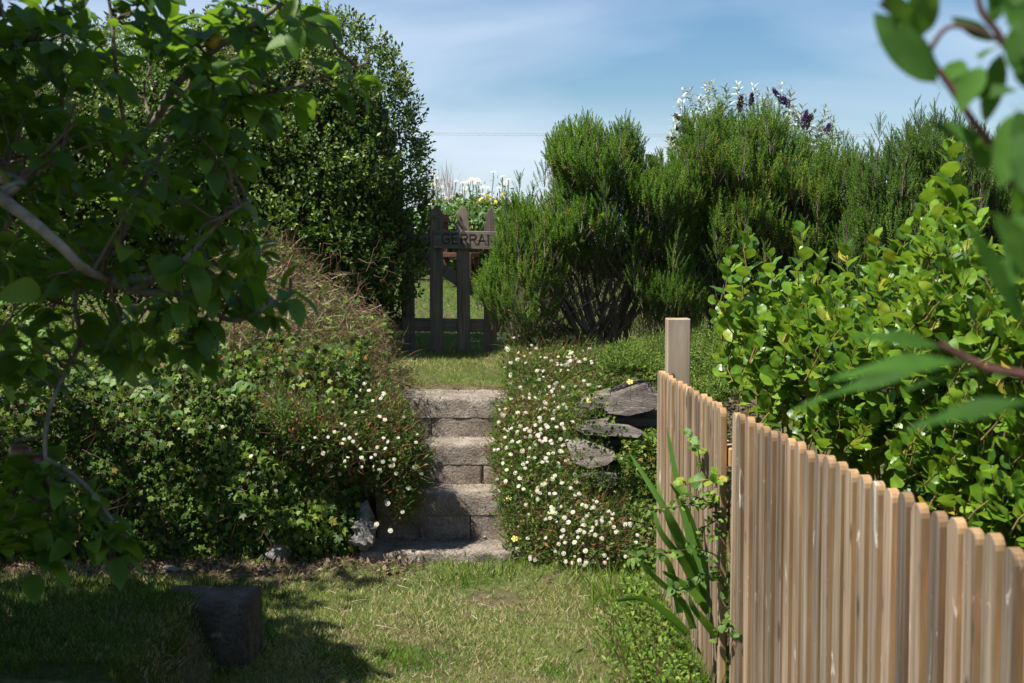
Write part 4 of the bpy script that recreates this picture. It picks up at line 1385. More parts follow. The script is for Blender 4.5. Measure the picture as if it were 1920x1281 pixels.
tg = [((1130 + random.gauss(0, 22), 650), (random.uniform(930, 1290), random.uniform(400, 540)), random.uniform(8.3, 8.9)) for _ in range(34)]
tg += [((1120, 650), (1010, 480), 8.4), ((1110, 655), (960, 520), 8.35), ((1100, 655), (930, 560), 8.3), ((1090, 655), (985, 560), 8.2)]
branches(rA, None, tg, 8.5, M['rtwig'])
W, NR, dep = volume([(1000, 540), (1300, 520), (1310, 640), (1150, 650), (1060, 630)], 2600, 8.7, .3, 60, 1., .6, .3, 4.)
scat_mesh('twig_mass', bladeT(.02, 3, .2), W, norm(np.array([0, 0, 1.]) + rng.normal(0, .45, W.shape)), norm(rng.normal(0, 1, W.shape)), rng.uniform(.08, .2, len(W)), M['rtwig'], parent=rA)

def face_plumes(root, poly, n, mat, D, ymax=520):
    tops = []
    while len(tops) < n:
        x, y = random.uniform(min(q[0] for q in poly), min(1960, max(q[0] for q in poly))), random.uniform(min(q[1] for q in poly), ymax)
        if inpoly(np.array([[x, y + 15]]), poly)[0]: tops.append((x, y - random.uniform(0, 14), random.uniform(60, 110)))
    for i in range(0, n, 10):
        yy = np.mean([t[1] for t in tops[i:i + 10]])
        plumes(root, tops[i:i + 10], mat, D - random.uniform(0, .1))
face_plumes(rA, RA, 50, M['rose'], 8.28, 470)
rB = empty('rosemary_bush', P(1430, 640, 8.8).tolist(), 'broad rosemary bush in the middle with the silver buddleia behind it', 'rosemary bush')
RB = [(1255, 320), (1275, 270), (1290, 225), (1320, 235), (1345, 215), (1380, 240), (1420, 225), (1455, 215), (1480, 250), (1520, 275), (1570, 290), (1620, 300), (1640, 420), (1620, 560), (1480, 560), (1400, 600), (1330, 600), (1290, 540), (1270, 430)]
spires(rB, RB, 8.75, .5, 110, 5200, (.08, .15), M['rose'])
plumes(rB, [(1284, 205, 90), (1300, 225, 80), (1318, 212, 90), (1340, 205, 90), (1355, 195, 100), (1372, 210, 90), (1395, 215, 90), (1412, 200, 100), (1430, 190, 110), (1446, 192, 110), (1460, 205, 100), (1476, 225, 90), (1500, 250, 80), (1520, 260, 80), (1545, 262, 80), (1560, 240, 90), (1582, 250, 90), (1268, 260, 70), (1600, 262, 80)], M['rose'], 8.7)
branches(rB, None, [((1430 + random.gauss(0, 60), 655), (random.uniform(1290, 1600), random.uniform(330, 520)), random.uniform(8.4, 9)) for _ in range(40)], 8.7, M['rtwig'])
core_mesh('dark_core', RB, 8.9, .5, 110, M['core_shade'], rB, 40, .5)
W, NR, dep = volume([(1300, 520), (1640, 500), (1660, 680), (1310, 660)], 3200, 8.6, .35, 60, 1., .6, .3, 4.)
scat_mesh('twig_mass', bladeT(.02, 3, .2), W, norm(np.array([0, 0, 1.]) + rng.normal(0, .45, W.shape)), norm(rng.normal(0, 1, W.shape)), rng.uniform(.08, .2, len(W)), M['rtwig'], parent=rB)

face_plumes(rB, RB, 60, M['rose'], 8.4)
rC = empty('rosemary_bush', P(1780, 640, 8.2).tolist(), 'dark spiky rosemary bush at the right with thin spires against the sky', 'rosemary bush')
RC = [(1600, 330), (1640, 300), (1690, 262), (1730, 235), (1780, 235), (1830, 250), (1880, 300), (1960, 350), (2020, 420), (2020, 640), (1600, 640), (1580, 450)]
spires(rC, RC, 8.2, .5, 120, 5200, (.08, .15), M['rose2'])
plumes(rC, [(1650, 218, 120), (1630, 262, 80), (1672, 245, 100), (1700, 232, 110), (1716, 195, 130), (1728, 205, 120), (1752, 190, 130), (1765, 215, 110), (1790, 205, 120), (1802, 215, 110), (1822, 230, 100), (1845, 240, 90), (1870, 245, 100), (1610, 275, 70), (1590, 285, 70), (1740, 235, 90), (1895, 280, 80), (1915, 300, 80)], M['rose2'], 8.15)
branches(rC, None, [((1760 + random.gauss(0, 60), 655), (random.uniform(1620, 1950), random.uniform(330, 520)), random.uniform(7.9, 8.5)) for _ in range(30)], 8.2, M['rtwig'])
core_mesh('dark_core', RC, 8.3, .5, 120, M['core_shade'], rC, 38, .55)

face_plumes(rC, RC, 60, M['rose2'], 7.85)
# ================================================================== BUDDLEIA
bu = empty('buddleia', P(1420, 620, 11).tolist(), 'silver leaved buddleia with purple spikes rising behind the rosemary', 'buddleia')
SP_B = sprigT(14, leafT(.3, 3, .2, .35), .45, 1., 75, True, 9)
st, pp, dd = [], [], []
for x, y in [(1280, 225), (1300, 200), (1330, 190), (1345, 200), (1365, 205), (1385, 195), (1400, 205), (1420, 195), (1440, 200), (1462, 195), (1480, 215), (1500, 235), (1520, 245), (1540, 240), (1555, 262), (1268, 275), (1262, 300), (1530, 270), (1508, 265), (1490, 240), (1315, 215), (1350, 230), (1275, 250), (1545, 285)]:
    Y = random.uniform(10.6, 11.3)
    tip, base = P(x, y, Y), P(1420 + (x - 1420) * .6, y + 210, 11)
    pts = curve_pts(base, tip, 10, -.02, .02)
    st.append((pts, np.linspace(.007, .002, 10)))
    for i in range(3, 10):
        pp.append(pts[i]); dd.append(pts[i] - pts[i - 1] + rng.normal(0, .02, 3))
    pp.append(pts[-1] - (tip - base) * .03); dd.append(tip - base)
tubes('stem', st, M['rtwig'], 4, bu)
pp, dd = np.array(pp), norm(np.array(dd))
scat_mesh('foliage', SP_B, pp, dd, norm(rng.normal(0, 1, pp.shape)), rng.uniform(.13, .2, len(pp)), [M['silver'], M['rtwig']], parent=bu)
def spike(x0, y0, x1, y1, mat):
    Y = 10.7
    a, e = P(x0, y0, Y), P(x1, y1, Y)
    n = 260
    t = rng.random(n)
    rad = .015 * (1 - t * .8)
    off = rdir(n)
    q = a + (e - a) * t[:, None] + off * rad[:, None]
    o = scat_mesh('flower_spike', leafT(.7, 2, .1, .1), q, off, rdir(n), rng.uniform(.012, .02, n), mat, parent=bu, kind=None)
for a in [(1290, 235, 1266, 216, 'brownfl'), (1286, 245, 1265, 240, 'purple'), (1282, 272, 1252, 258, 'brownfl'), (1232, 300, 1212, 292, 'brownfl'), (1346, 212, 1352, 190, 'purple'), (1386, 205, 1390, 182, 'brownfl'), (1408, 200, 1410, 176, 'purple'), (1468, 192, 1450, 168, 'purple'), (1476, 196, 1468, 182, 'purple'), (1506, 232, 1513, 208, 'purple'), (1510, 240, 1522, 215, 'brownfl'), (1550, 248, 1556, 232, 'purple')]:
    spike(*a[:4], M[a[4]])

# ================================================================== GRISELINIA
gr = empty('griselinia_bush', P(1600, 900, 4.6).tolist() [:2] + [0], 'glossy yellow green broadleaf griselinia bush leaning over the paling fence', 'griselinia bush')
GO = [(1340, 640), (1325, 590), (1345, 555), (1375, 520), (1400, 500), (1430, 500), (1470, 520), (1500, 500), (1540, 530), (1590, 545), (1640, 500), (1670, 520), (1700, 500), (1720, 440), (1745, 400), (1790, 400), (1830, 440), (1850, 500), (1900, 500), (1990, 480), (2060, 560), (2080, 1060), (1910, 1030), (1780, 965), (1650, 890), (1500, 820), (1380, 745), (1355, 700)]
dQ = lambda px, py: np.interp(px, [1330, 1450, 1700, 1920, 2060], [6.0, 5.4, 4.5, 3.9, 3.8])
leafs = []   # pos, dir, normal, size
gst = []
def gshoot(base, dirv, ln, nl, big=1.):
    dirv = np.array(dirv) / np.linalg.norm(dirv)
    pts = curve_pts(base, base + dirv * ln, 5, 0, .03)
    gst.append((pts, np.linspace(.003, .0016, 5)))
    th0 = random.uniform(0, 6.28)
    sd_ = norm(np.cross(dirv, [.3, .2, .9]))
    ot = np.cross(dirv, sd_)
    for i in range(nl):
        t = (i + .5) / nl
        q = pts[0] + (pts[-1] - pts[0]) * t
        th = th0 + i * 2.4
        out = math.cos(th) * sd_ + math.sin(th) * ot
        o = R(58 - 38 * t + random.gauss(0, 8))
        d_ = out * math.sin(o) + dirv * math.cos(o)
        n_ = dirv * math.sin(o) - out * math.cos(o) + rng.normal(0, .22, 3)
        leafs.append((q, d_, n_, random.triangular(.045, .098, .068) * (1 - .45 * t ** 3) * big))
W, NR, dep = volume(GO, 500, dQ, .42, 110, .75, .85, .3, 3.)
for q, n_ in zip(W, NR):
    dv = n_ * .55 + np.array([0, 0, .8]) + rng.normal(0, .3, 3)
    ln = random.uniform(.14, .24)
    dv = dv / np.linalg.norm(dv)
    gshoot(q - dv * ln * .8, dv, ln, random.randint(7, 10))
for (x, y, hp, Y, nl) in [(1405, 435, 130, 5.3, 11), (1502, 432, 150, 5.2, 11), (1640, 450, 130, 4.6, 12), (1585, 470, 110, 4.9, 11), (1370, 475, 110, 5.4, 10), (1783, 270, 250, 4.3, 24), (1775, 330, 220, 4.35, 14), (1800, 340, 200, 4.3, 13), (1740, 350, 170, 4.4, 14), (1700, 430, 120, 4.5, 11), (1830, 400, 170, 4.2, 13), (1540, 480, 100, 5., 10), (1890, 470, 130, 4.0, 11), (1675, 470, 100, 4.5, 11), (1445, 480, 90, 5.2, 9)]:
    e, b = P(x, y, Y), P(x + random.uniform(-12, 12), y + hp, Y)
    gshoot(b, e - b, np.linalg.norm(e - b), nl, 1.2)
for _ in range(46):
    x = random.uniform(1380, 1960)
    y = random.uniform(560, 900)
    Y = float(dQ(x, y)) + random.uniform(-.3, .3)
    e = P(x, y, Y)
    b = np.array([e[0] + random.uniform(-.05, .2), Y + .1, .25])
    gst.append((curve_pts(b, e, 7, 0, .02), np.linspace(.006, .003, 7)))
tubes('twig', gst, M['gtwig'], 5, gr)
lp, ld, ln_, ls = (np.array([l[i] for l in leafs]) for i in range(4))
# keep leaves on the garden side of the palings from passing through them
fx = np.interp(lp[:, 1], [2.3, 4.4, 6.1], [.87, .70, .63])
ok = (lp[:, 0] > fx + .05) | (lp[:, 2] > 1.03)
lp, ld, ln_, ls = lp[ok], norm(ld[ok]), ln_[ok], ls[ok]
def split_leaves(lp, ld, ln_, ls, T, mat, root, nparts, key, me_name='leaf', smooth=True):
    order = np.argsort(-key)
    top, rest = order[:nparts], order[nparts:]
    mes = []
    for k in range(3):
        V = T[0].copy()
        V[:, 2] += .04 * np.sin(V[:, 1] * (5 + 2 * k) + k) + .05 * k * V[:, 0] ** 2 - .12 * (k - 1) * V[:, 1] ** 2
        V[:, 0] += .06 * (k - 1) * V[:, 1] ** 2
        mes.append(mesh_np(me_name, V, T[1], mat, smooth))
    Fm = frames(ld[top], ln_[top])
    for j, i in enumerate(top):
        o = bpy.data.objects.new('leaf', mes[j % 3])
        COL.objects.link(o)
        o.parent = root
        s = ls[i]
        o.matrix_basis = Matrix.Translation(Vector(lp[i]) - root.location) @ Matrix(Fm[j].tolist()).to_4x4() @ Matrix.Diagonal((s * random.uniform(.85, 1.1), s, s, 1))
    far = rest[np.abs(lp[rest, 0] / lp[rest, 1]) > .395] if root.name.startswith('apple') else rest[:0]
    if len(far):
        scat_mesh('foliage', L_SMALL, lp[far], ld[far], ln_[far], ls[far] * 1.1, mat, rnd=rng.random(len(far)), parent=root)
        rest = rest[~np.isin(rest, far)]
    cl = rng.random(len(rest))
    scat_mesh('foliage', T, lp[rest], ld[rest], ln_[rest], ls[rest], mat, rnd=cl, parent=root, smooth=smooth)
fr_ = (lp[:, 1] < dQ(0, 0) * 0 + 99)
front = -(lp[:, 1] - np.interp(lp[:, 0], [.6, .9, 1.4, 2.0], [5.3, 4.8, 4.1, 3.7])) * .6 + lp[:, 2] * .25 + ls * 6
vis = (np.abs(lp[:, 0] / lp[:, 1]) < .36)
split_leaves(lp, ld, ln_, ls, L_GRIS, M['gris'], gr, 300, front + vis * 5)
core_mesh('dark_core', GO, lambda a, b: dQ(a, b) + .25, .3, 110, M['core_shade'], gr, 60, .4)

# ================================================================== BED BEHIND THE GATE
BD = 16.6
bed = empty('flower_bed_plants', P(880, 515, BD).tolist(), 'mixed leafy border plants with rose yellows behind the gate', 'border plants')
BP = [(760, 518), (760, 400), (800, 385), (840, 375), (880, 372), (930, 378), (980, 385), (1010, 400), (1100, 420), (1100, 518)]
W, NR, dep = volume(BP, 6500, BD, .7, 60, .6, .9, .4, 2.)
scat_mesh('leaf_mass', L_SMALL, W, rdir(len(W), .6), norm(NR + rng.normal(0, .6, W.shape) + [-.2, 0, .5]), rng.uniform(.04, .1, len(W)), M['bed'], rnd=np.clip(.4 + .35 * wob(W, 2) + rng.normal(0, .2, len(W)), 0, .99), parent=bed)
core_mesh('dark_core', BP, BD + .1, .6, 60, M['core_shade'], bed, 24, .4)
# tall white daisies
sh = empty('shasta_daisies', P(870, 512, BD - .1).tolist(), 'tall white ox-eye daisies standing against the sky beyond the gate', 'daisies')
st, fp = [], []
for (x, y) in [(811, 328), (819, 334), (827, 350), (828, 362), (855, 339), (868, 342), (878, 341), (883, 337), (886, 335), (895, 337), (891, 343), (899, 339), (942, 330), (948, 343), (925, 322), (838, 372), (850, 367), (860, 374), (815, 375), (806, 382), (871, 352), (866, 375), (845, 380), (908, 365), (801, 352), (936, 352), (812, 345), (862, 360), (915, 352), (822, 392), (905, 350), (953, 336)]:
    Y = BD + random.uniform(-.6, .3)
    e = P(x, y, Y)
    b = P(x + random.uniform(-8, 8), y + 90, Y)
    st.append((curve_pts(b, e, 6, 0, .02), np.linspace(.006, .004, 6)))
    fp.append(e)
tubes('stem', st, M['bed'], 4, sh)
for e in fp:
    o = bpy.data.objects.new('flower', d_me[1])
    COL.objects.link(o); o.parent = sh
    o.location = Vector(e) - sh.location
    o.rotation_euler = (R(random.uniform(10, 60)), R(random.uniform(-25, 25)), 0)
    s = random.uniform(.06, .085)
    o.scale = (s, s, s * .7)
n = 700
q = np.array(fp)[rng.integers(0, len(fp), n)] + rng.normal(0, .05, (n, 3)) - np.stack([0 * np.ones(n), np.zeros(n), rng.uniform(.08, .5, n)], -1)
scat_mesh('leaf_mass', leafT(.3, 2, .2, .2), q, rdir(n, .5), rdir(n, .5), rng.uniform(.03, .07, n), M['bed'], parent=sh)
# yellow roses
yr = empty('yellow_rose_bush', P(915, 512, BD - .4).tolist(), 'bush with soft yellow blooms behind the carved gate rail', 'rose bush')
def bloomT():
    parts = []
    for r_, k, z in ((.5, 7, 0), (.36, 6, .08), (.2, 4, .14)):
        for i in range(k):
            a = 2 * math.pi * i / k + r_ * 3
            dv = np.array([math.cos(a), math.sin(a), .55 - r_])
            V, F = xf(leafT(.9, 3, .5, -.25), (0, 0, z), dv, (-math.cos(a) * .5, -math.sin(a) * .5, 1), r_)
            parts.append((V, F, 0))
    return merge(parts)
BT = bloomT()
bl = mesh_np('bloom', BT[0], BT[1], M['yellow'], True)
for (x, y, s) in [(896, 384, .13), (903, 375, .1), (915, 370, .15), (912, 380, .12), (927, 380, .1), (940, 372, .1), (945, 366, .1), (921, 391, .08), (899, 415, .07), (912, 413, .06), (889, 416, .06), (893, 392, .07), (951, 378, .1), (934, 404, .06), (906, 400, .06)]:
    Y = BD - .55
    e = P(x, y, Y)
    o = bpy.data.objects.new('bloom', bl)
    COL.objects.link(o); o.parent = yr
    o.location = Vector(e) - yr.location
    o.rotation_euler = (R(random.uniform(20, 70)), R(random.uniform(-20, 20)), random.uniform(0, 6))
    o.scale = (s * .75,) * 3
YP = [(870, 515), (885, 420), (895, 385), (945, 375), (960, 420), (955, 515)]
W, NR, dep = volume(YP, 1400, BD - .3, .3, 40, .8, .95, .4, 3.)
scat_mesh('leaf_mass', L_SMALL, W, rdir(len(W), .4), norm(NR + rng.normal(0, .5, W.shape) + [-.2, 0, .6]), rng.uniform(.04, .085, len(W)), M['bed'], rnd=rng.uniform(.3, .99, len(W)), parent=yr)
# wild bits of grass sticking up at left
W, NR, dep = volume([(800, 400), (800, 345), (850, 350), (870, 400)], 160, BD - .2, .3, 40, 1., .6, .3, 3.)
scat_mesh('grass_stalk_mass', bladeT(.012, 3, .2), W, norm(np.array([0, 0, 1.]) + rng.normal(0, .2, W.shape)), rdir(len(W)), rng.uniform(.2, .4, len(W)), M['straw'], parent=bed)
# chair
ch = empty('garden_chair', P(858, 523, 15.2).tolist(), 'small brown wooden garden chair in front of the border beyond the gate', 'chair', rz=R(78))
cz = P(858, 523, 15.2)
def cpart(nm, sx_, sy_, sz_, x, y, z):
    me = box_me(nm, sx_, sy_, sz_, M['brownwood'], .006)
    q = Matrix.Rotation(R(78), 3, 'Z') @ Vector((x, y, 0))
    put(nm, me, (cz[0] + q.x, cz[1] + q.y, cz[2] + z), ch, (0, 0, R(78)))
for x in (-.17, .17):
    cpart('leg', .045, .045, .23, x, -.17, 0)
    cpart('back_leg', .045, .045, .60, x, .17, 0)
cpart('seat', .38, .40, .05, 0, 0, .23)
cpart('back_rail', .40, .06, .09, 0, .17, .602)
for x in (-.1, -.03, .04, .11): cpart('back_slat', .035, .02, .30, x, .17, .3)
# wires
for py, lab in ((226.5, 'upper of two thin overhead wires crossing the sky'), (230, 'lower of two thin overhead wires crossing the sky')):
    a, e = P(-1500, py - 10, 60), P(3600, py + 14, 60)
    V, F = tube_np([(curve_pts(a, e, 30, .5, 0), np.full(30, .007))], 5)
    o = link('overhead_wire', mesh_np('overhead_wire', V, F, M['wire'], True))
    tag(o, lab, 'wire', 'overhead wires')

# ================================================================== IRIS BLADES, SPRIGS AND WEEDS AT THE FENCE
ib = empty('iris_clump', P(1320, 1140, 4.75).tolist(), 'tall sword leaved clump leaning against the palings', 'iris clump')
def blade_path(pts, w, mat, root):
    pts = smoothline(np.array(pts), 4)
    k = len(pts)
    tg = norm(np.gradient(pts, axis=0))
    view = norm(pts - np.array([0, 0, EYE]))
    sd_ = norm(np.cross(tg, view) + np.array([0, .35, 0]))
    t = np.linspace(0, 1, k)
    wd = w * np.minimum(1, np.sqrt(np.clip(1 - t, 0, 1)) * 1.15) * .5
    nn = np.cross(sd_, tg)
    A, B, C = pts - sd_ * wd[:, None], pts + nn * (wd * .25)[:, None], pts + sd_ * wd[:, None]
    V = np.concatenate([A, B, C])
    i = np.arange(k - 1)
    F = np.concatenate([np.stack([i, i + k, i + k + 1, i + 1], -1), np.stack([i + k, i + 2 * k, i + 2 * k + 1, i + k + 1], -1)])
    link('blade', mesh_np('blade', V, F, mat, True, np.full(len(V), random.random() * .9)), root)
for pts, w in [([(1318, 1120, 4.7), (1300, 1030, 4.72), (1275, 930, 4.75), (1250, 800, 4.8)], .035),
               ([(1315, 1120, 4.7), (1290, 1040, 4.65), (1250, 960, 4.6), (1178, 846, 4.7)], .036),
               ([(1312, 1130, 4.7), (1285, 1060, 4.62), (1240, 1000, 4.6), (1225, 950, 4.62)], .03),
               ([(1320, 1140, 4.72), (1305, 1080, 4.7), (1262, 1000, 4.66), (1228, 895, 4.7)], .028),
               ([(1330, 1150, 4.7), (1300, 1110, 4.6), (1265, 1085, 4.55), (1240, 1070, 4.5)], .032),
               ([(1290, 1190, 4.55), (1250, 1150, 4.5), (1205, 1122, 4.45), (1152, 1128, 4.4)], .03),
               ([(1300, 1180, 4.6), (1280, 1130, 4.55), (1225, 1080, 4.5), (1180, 1032, 4.5)], .026),
               ([(1345, 1195, 4.6), (1325, 1170, 4.58), (1300, 1140, 4.55), (1292, 1115, 4.55)], .03),
               ([(1330, 1160, 4.75), (1320, 1060, 4.75), (1290, 960, 4.72), (1255, 905, 4.7)], .026),
               ([(1275, 1150, 4.6), (1255, 1060, 4.55), (1225, 1035, 4.5), (1185, 1040, 4.45)], .024)]:
    blade_path([P(*q) for q in pts], w, M['blade'], ib)
def sprig_set(name, label, paths, leaf, lsz, mat, twm, cat, spacing=.02, rad=.0022, flop=.3):
    r0 = empty(name, P(*paths[0][0]).tolist(), label, cat)
    tw, lp, ld, ln_ = [], [], [], []
    for pth in paths:
        pts = smoothline(np.array([P(*q) for q in pth]), 5)
        tw.append((pts, np.linspace(rad * 1.3, rad * .6, len(pts))))
        L_ = np.linalg.norm(np.diff(pts, axis=0), axis=1).sum()
        n = int(L_ / spacing)
        for i in range(n):
            t = (i + 1) / n * (len(pts) - 1)
            j = min(int(t), len(pts) - 2)
            q = pts[j] + (pts[j + 1] - pts[j]) * (t - j)
            tg = norm(pts[j + 1] - pts[j])
            sd_ = norm(np.cross(tg, [0, -.5, .8])) * (1 if i % 2 else -1)
            lp.append(q)
            ld.append(tg * .5 + sd_ * .8 + rng.normal(0, flop, 3))
            ln_.append(np.array([-.2, -.5, .8]) + rng.normal(0, .4, 3))
    tubes('twig', tw, twm, 4, r0, None, True)
    lp, ld, ln_ = np.array(lp), norm(np.array(ld)), norm(np.array(ln_))
    me = [mesh_np('leaf', leaf[0] * [k, 1, 1], leaf[1], mat, True) for k in (.85, 1, 1.1)]
    Fm = frames(ld, ln_)
    for i in range(len(lp)):
        o = bpy.data.objects.new('leaf', me[i % 3])
        COL.objects.link(o); o.parent = r0
        s = random.uniform(*lsz)
        o.matrix_basis = Matrix.Translation(Vector(lp[i]) - r0.location) @ Matrix(Fm[i].tolist()).to_4x4() @ Matrix.Diagonal((s, s, s, 1))
    return r0
L_COT = leafT(.5, 4, .2, .15)
sprig_set('fence_sprig', 'lime green sprig standing clear against the far palings', [[(1320, 905, 4.9), (1312, 860, 4.85), (1306, 835, 4.8), (1292, 815, 4.75)]], L_GRIS, (.034, .05), M['gris'], M['gtwig'], 'leafy sprig', .02)
sprig_set('fence_sprig', 'yellow green leafy shoots pushing out where the two fence panels meet', [[(1362, 920, 4.6), (1340, 900, 4.6), (1300, 905, 4.55), (1275, 912, 4.5)], [(1365, 930, 4.6), (1350, 890, 4.55), (1345, 900, 4.5)], [(1360, 935, 4.6), (1335, 930, 4.55), (1320, 945, 4.5)]], L_GRIS, (.03, .05), M['gris'], M['gtwig'], 'leafy sprig', .016)
sprig_set('cotoneaster_branch', 'dark small leaved branch reaching left across the blades', [[(1365, 945, 4.6), (1320, 945, 4.5), (1270, 950, 4.45), (1225, 955, 4.45), (1190, 948, 4.45)], [(1365, 960, 4.6), (1345, 975, 4.5), (1320, 990, 4.5), (1308, 1010, 4.5)], [(1340, 950, 4.5), (1300, 930, 4.45), (1262, 940, 4.42)], [(1365, 980, 4.58), (1350, 1000, 4.5), (1330, 1010, 4.45)], [(1362, 1000, 4.6), (1340, 950, 4.5), (1330, 925, 4.5)]], L_COT, (.018, .03), M['cover'], M['twig'], 'cotoneaster branch', .0075, .0022, .6)
sprig_set('creeper_branch', 'pale green creeper reaching left low over the weeds', [[(1362, 1050, 4.6), (1310, 1030, 4.5), (1260, 1035, 4.4), (1205, 1040, 4.35), (1180, 1045, 4.35)], [(1365, 1080, 4.6), (1330, 1075, 4.5), (1290, 1110, 4.4), (1260, 1100, 4.35)], [(1350, 1170, 4.5), (1380, 1150, 4.4), (1395, 1165, 4.35)], [(1365, 1120, 4.5), (1350, 1080, 4.45), (1340, 1050, 4.45)], [(1345, 1210, 4.4), (1350, 1170, 4.35), (1370, 1180, 4.3), (1388, 1190, 4.25)]], L_BR, (.02, .038), M['bramble'], M['redstem'], 'creeper', .011, .0018, .6)
n = 5200
t = rng.random(n)
y = 4.05 + 1.75 * t
x = np.interp(y, [4, 4.5, 5.8], [.6, .6, .56]) - np.abs(rng.normal(0, .09, n)) * np.interp(y, [4, 5, 5.8], [1.2, 1.2, .6])
z = gz(x, y) + np.abs(rng.normal(0, .08, n))
q = np.stack([x, y, z], -1)
o = scat_mesh('weed_leaves', leafT(.4, 3, .2, .2), q, rdir(n, .5), norm(rng.normal(0, .5, q.shape) + [-.2, -.2, 1]), rng.uniform(.014, .034, n), M['cover'])
tag(o, 'low leafy weeds crowding the foot of the paling fence', 'weeds', kind='stuff')
st = []
for _ in range(46):
    b = np.array([random.uniform(.38, .6), random.uniform(4.1, 5.4), .02])
    e = b + np.array([random.gauss(-.1, .1), random.gauss(-.05, .06), random.uniform(.12, .34)])
    st.append((curve_pts(b, e, 6, -.03, .02), np.linspace(.0016, .0008, 6)))
o = tubes('seeding_grass_stalk', st, M['straw'], 4, None, 'stuff')
tag(o, 'thin straw coloured seeding grass stalks at the fence foot', 'grass stalks', kind='stuff')

# ================================================================== APPLE TREE
ap = empty('apple_tree', (-2.75, 4.35, 0), 'shady apple tree whose leafy boughs fill the upper left foreground', 'apple tree')
trk = smoothline([(-2.75, 4.35, -.1), (-2.72, 4.3, .5), (-2.62, 4.2, 1.1), (-2.6, 4.1, 1.7), (-2.7, 4.2, 2.4)], 5)
tubes('trunk', [(trk, np.linspace(.12, .06, len(trk)))], M['bark'], 12, ap)
limbs = []
def limb(pts, r0, r1):
    p = smoothline([np.array(q) if len(q) == 3 and q[0] < 0 and abs(q[0]) < 5 else P(*q) for q in pts], 5)
    limbs.append((p, np.linspace(r0, r1, len(p))))
    return p
T0 = (-2.62, 4.2, 1.1)
main = [
    limb([(-2.6, 4.1, 1.75), (-60, 325, 2.75), (0, 370, 2.55), (60, 415, 2.5), (115, 462, 2.5), (160, 505, 2.55), (215, 525, 2.8), (300, 520, 3.05)], .0135, .006),
    limb([(-2.61, 4.1, 1.6), (-60, 400, 3.3), (0, 430, 3.25), (50, 465, 3.2), (110, 500, 3.2), (150, 530, 3.1)], .013, .007),
    limb([(-2.6, 4.1, 1.85), (-40, 300, 3.4), (20, 340, 3.3), (70, 345, 3.3), (160, 360, 3.3), (215, 320, 3.2), (290, 230, 3.1), (330, 160, 3.0), (400, 95, 2.95), (470, 50, 2.9), (530, 5, 2.9)], .017, .005),
    limb([(160, 505, 2.95), (200, 480, 3.0), (240, 420, 3.0), (270, 340, 3.0), (295, 300, 3.0), (330, 250, 3.05), (410, 270, 2.95), (420, 300, 2.9), (395, 335, 2.9), (415, 290, 2.9)], .008, .003),
    limb([(160, 505, 2.95), (250, 545, 2.9), (350, 555, 2.85), (430, 600, 2.85), (490, 582, 2.8), (545, 545, 2.8)], .01, .003),
    limb([(160, 505, 2.95), (140, 560, 2.9), (150, 640, 2.85), (120, 700, 2.8), (90, 780, 2.75), (85, 860, 2.7), (100, 960, 2.7)], .0065, .003),
    limb([(120, 350, 3.2), (117, 250, 3.1), (116, 150, 3.05), (117, 60, 3.0), (118, -60, 3.0)], .006, .003),
    limb([(235, 290, 3.1), (228, 200, 3.05), (215, 110, 3.), (210, 40, 3.), (195, -60, 3.)], .006, .003),
    limb([(330, 175, 3.0), (450, 180, 2.95), (520, 172, 2.9), (620, 140, 2.85), (690, 118, 2.8)], .006, .0025),
    limb([(250, 545, 2.9), (330, 500, 2.8), (390, 440, 2.8), (430, 400, 2.75), (480, 370, 2.75)], .006, .0025),
    limb([(40, 345, 3.1), (30, 200, 3.0), (20, 100, 2.9), (0, 0, 2.9)], .007, .003),
    limb([(85, 860, 2.7), (150, 900, 2.68), (200, 960, 2.65), (235, 1010, 2.65)], .005, .002),
    limb([(460, 55, 2.9), (440, 0, 2.9), (445, -60, 2.9)], .004, .002),
]
APL = [(-60, 0), (560, -40), (640, -20), (620, 20), (600, 70), (520, 110), (500, 190), (470, 250), (460, 330), (470, 420), (500, 470), (500, 520), (450, 560), (430, 640), (380, 690), (320, 650), (250, 690), (170, 680), (90, 720), (30, 700), (-60, 740)]
W, NR, dep = volume(APL, 165, lambda a, b: np.full(len(a), 3.0), .4, 200, 1., .6, .2, 3.)
extra = [P(*q) for q in [(545, 545, 2.8), (500, 575, 2.8), (690, 125, 2.8), (640, 140, 2.82), (560, 165, 2.9), (480, 190, 2.9), (440, 390, 2.8), (450, 350, 2.85), (430, 330, 2.85), (140, 230, 2.8), (120, 260, 2.8), (120, 300, 2.85), (90, 880, 2.7), (60, 900, 2.7), (120, 920, 2.7), (100, 960, 2.7), (150, 960, 2.7), (30, 930, 2.72), (60, 980, 2.7), (190, 960, 2.66), (210, 990, 2.65), (235, 1010, 2.65), (110, 1000, 2.7), (40, 1000, 2.7), (10, 860, 2.8), (0, 940, 2.8), (130, 870, 2.7), (75, 860, 2.72), (600, 20, 2.9), (560, 0, 2.9), (480, 5, 2.9), (30, 960, 2.7), (0, 1000, 2.72), (150, 1010, 2.68), (80, 1030, 2.7), (180, 920, 2.68), (60, 700, 2.8), (110, 660, 2.8), (200, 650, 2.8), (280, 640, 2.8), (350, 640, 2.8)]]
cen = np.concatenate([W, np.array(extra)])
allp = np.concatenate(main)
tw, al = [], []
leanx = rng.normal(0, 1, 3)
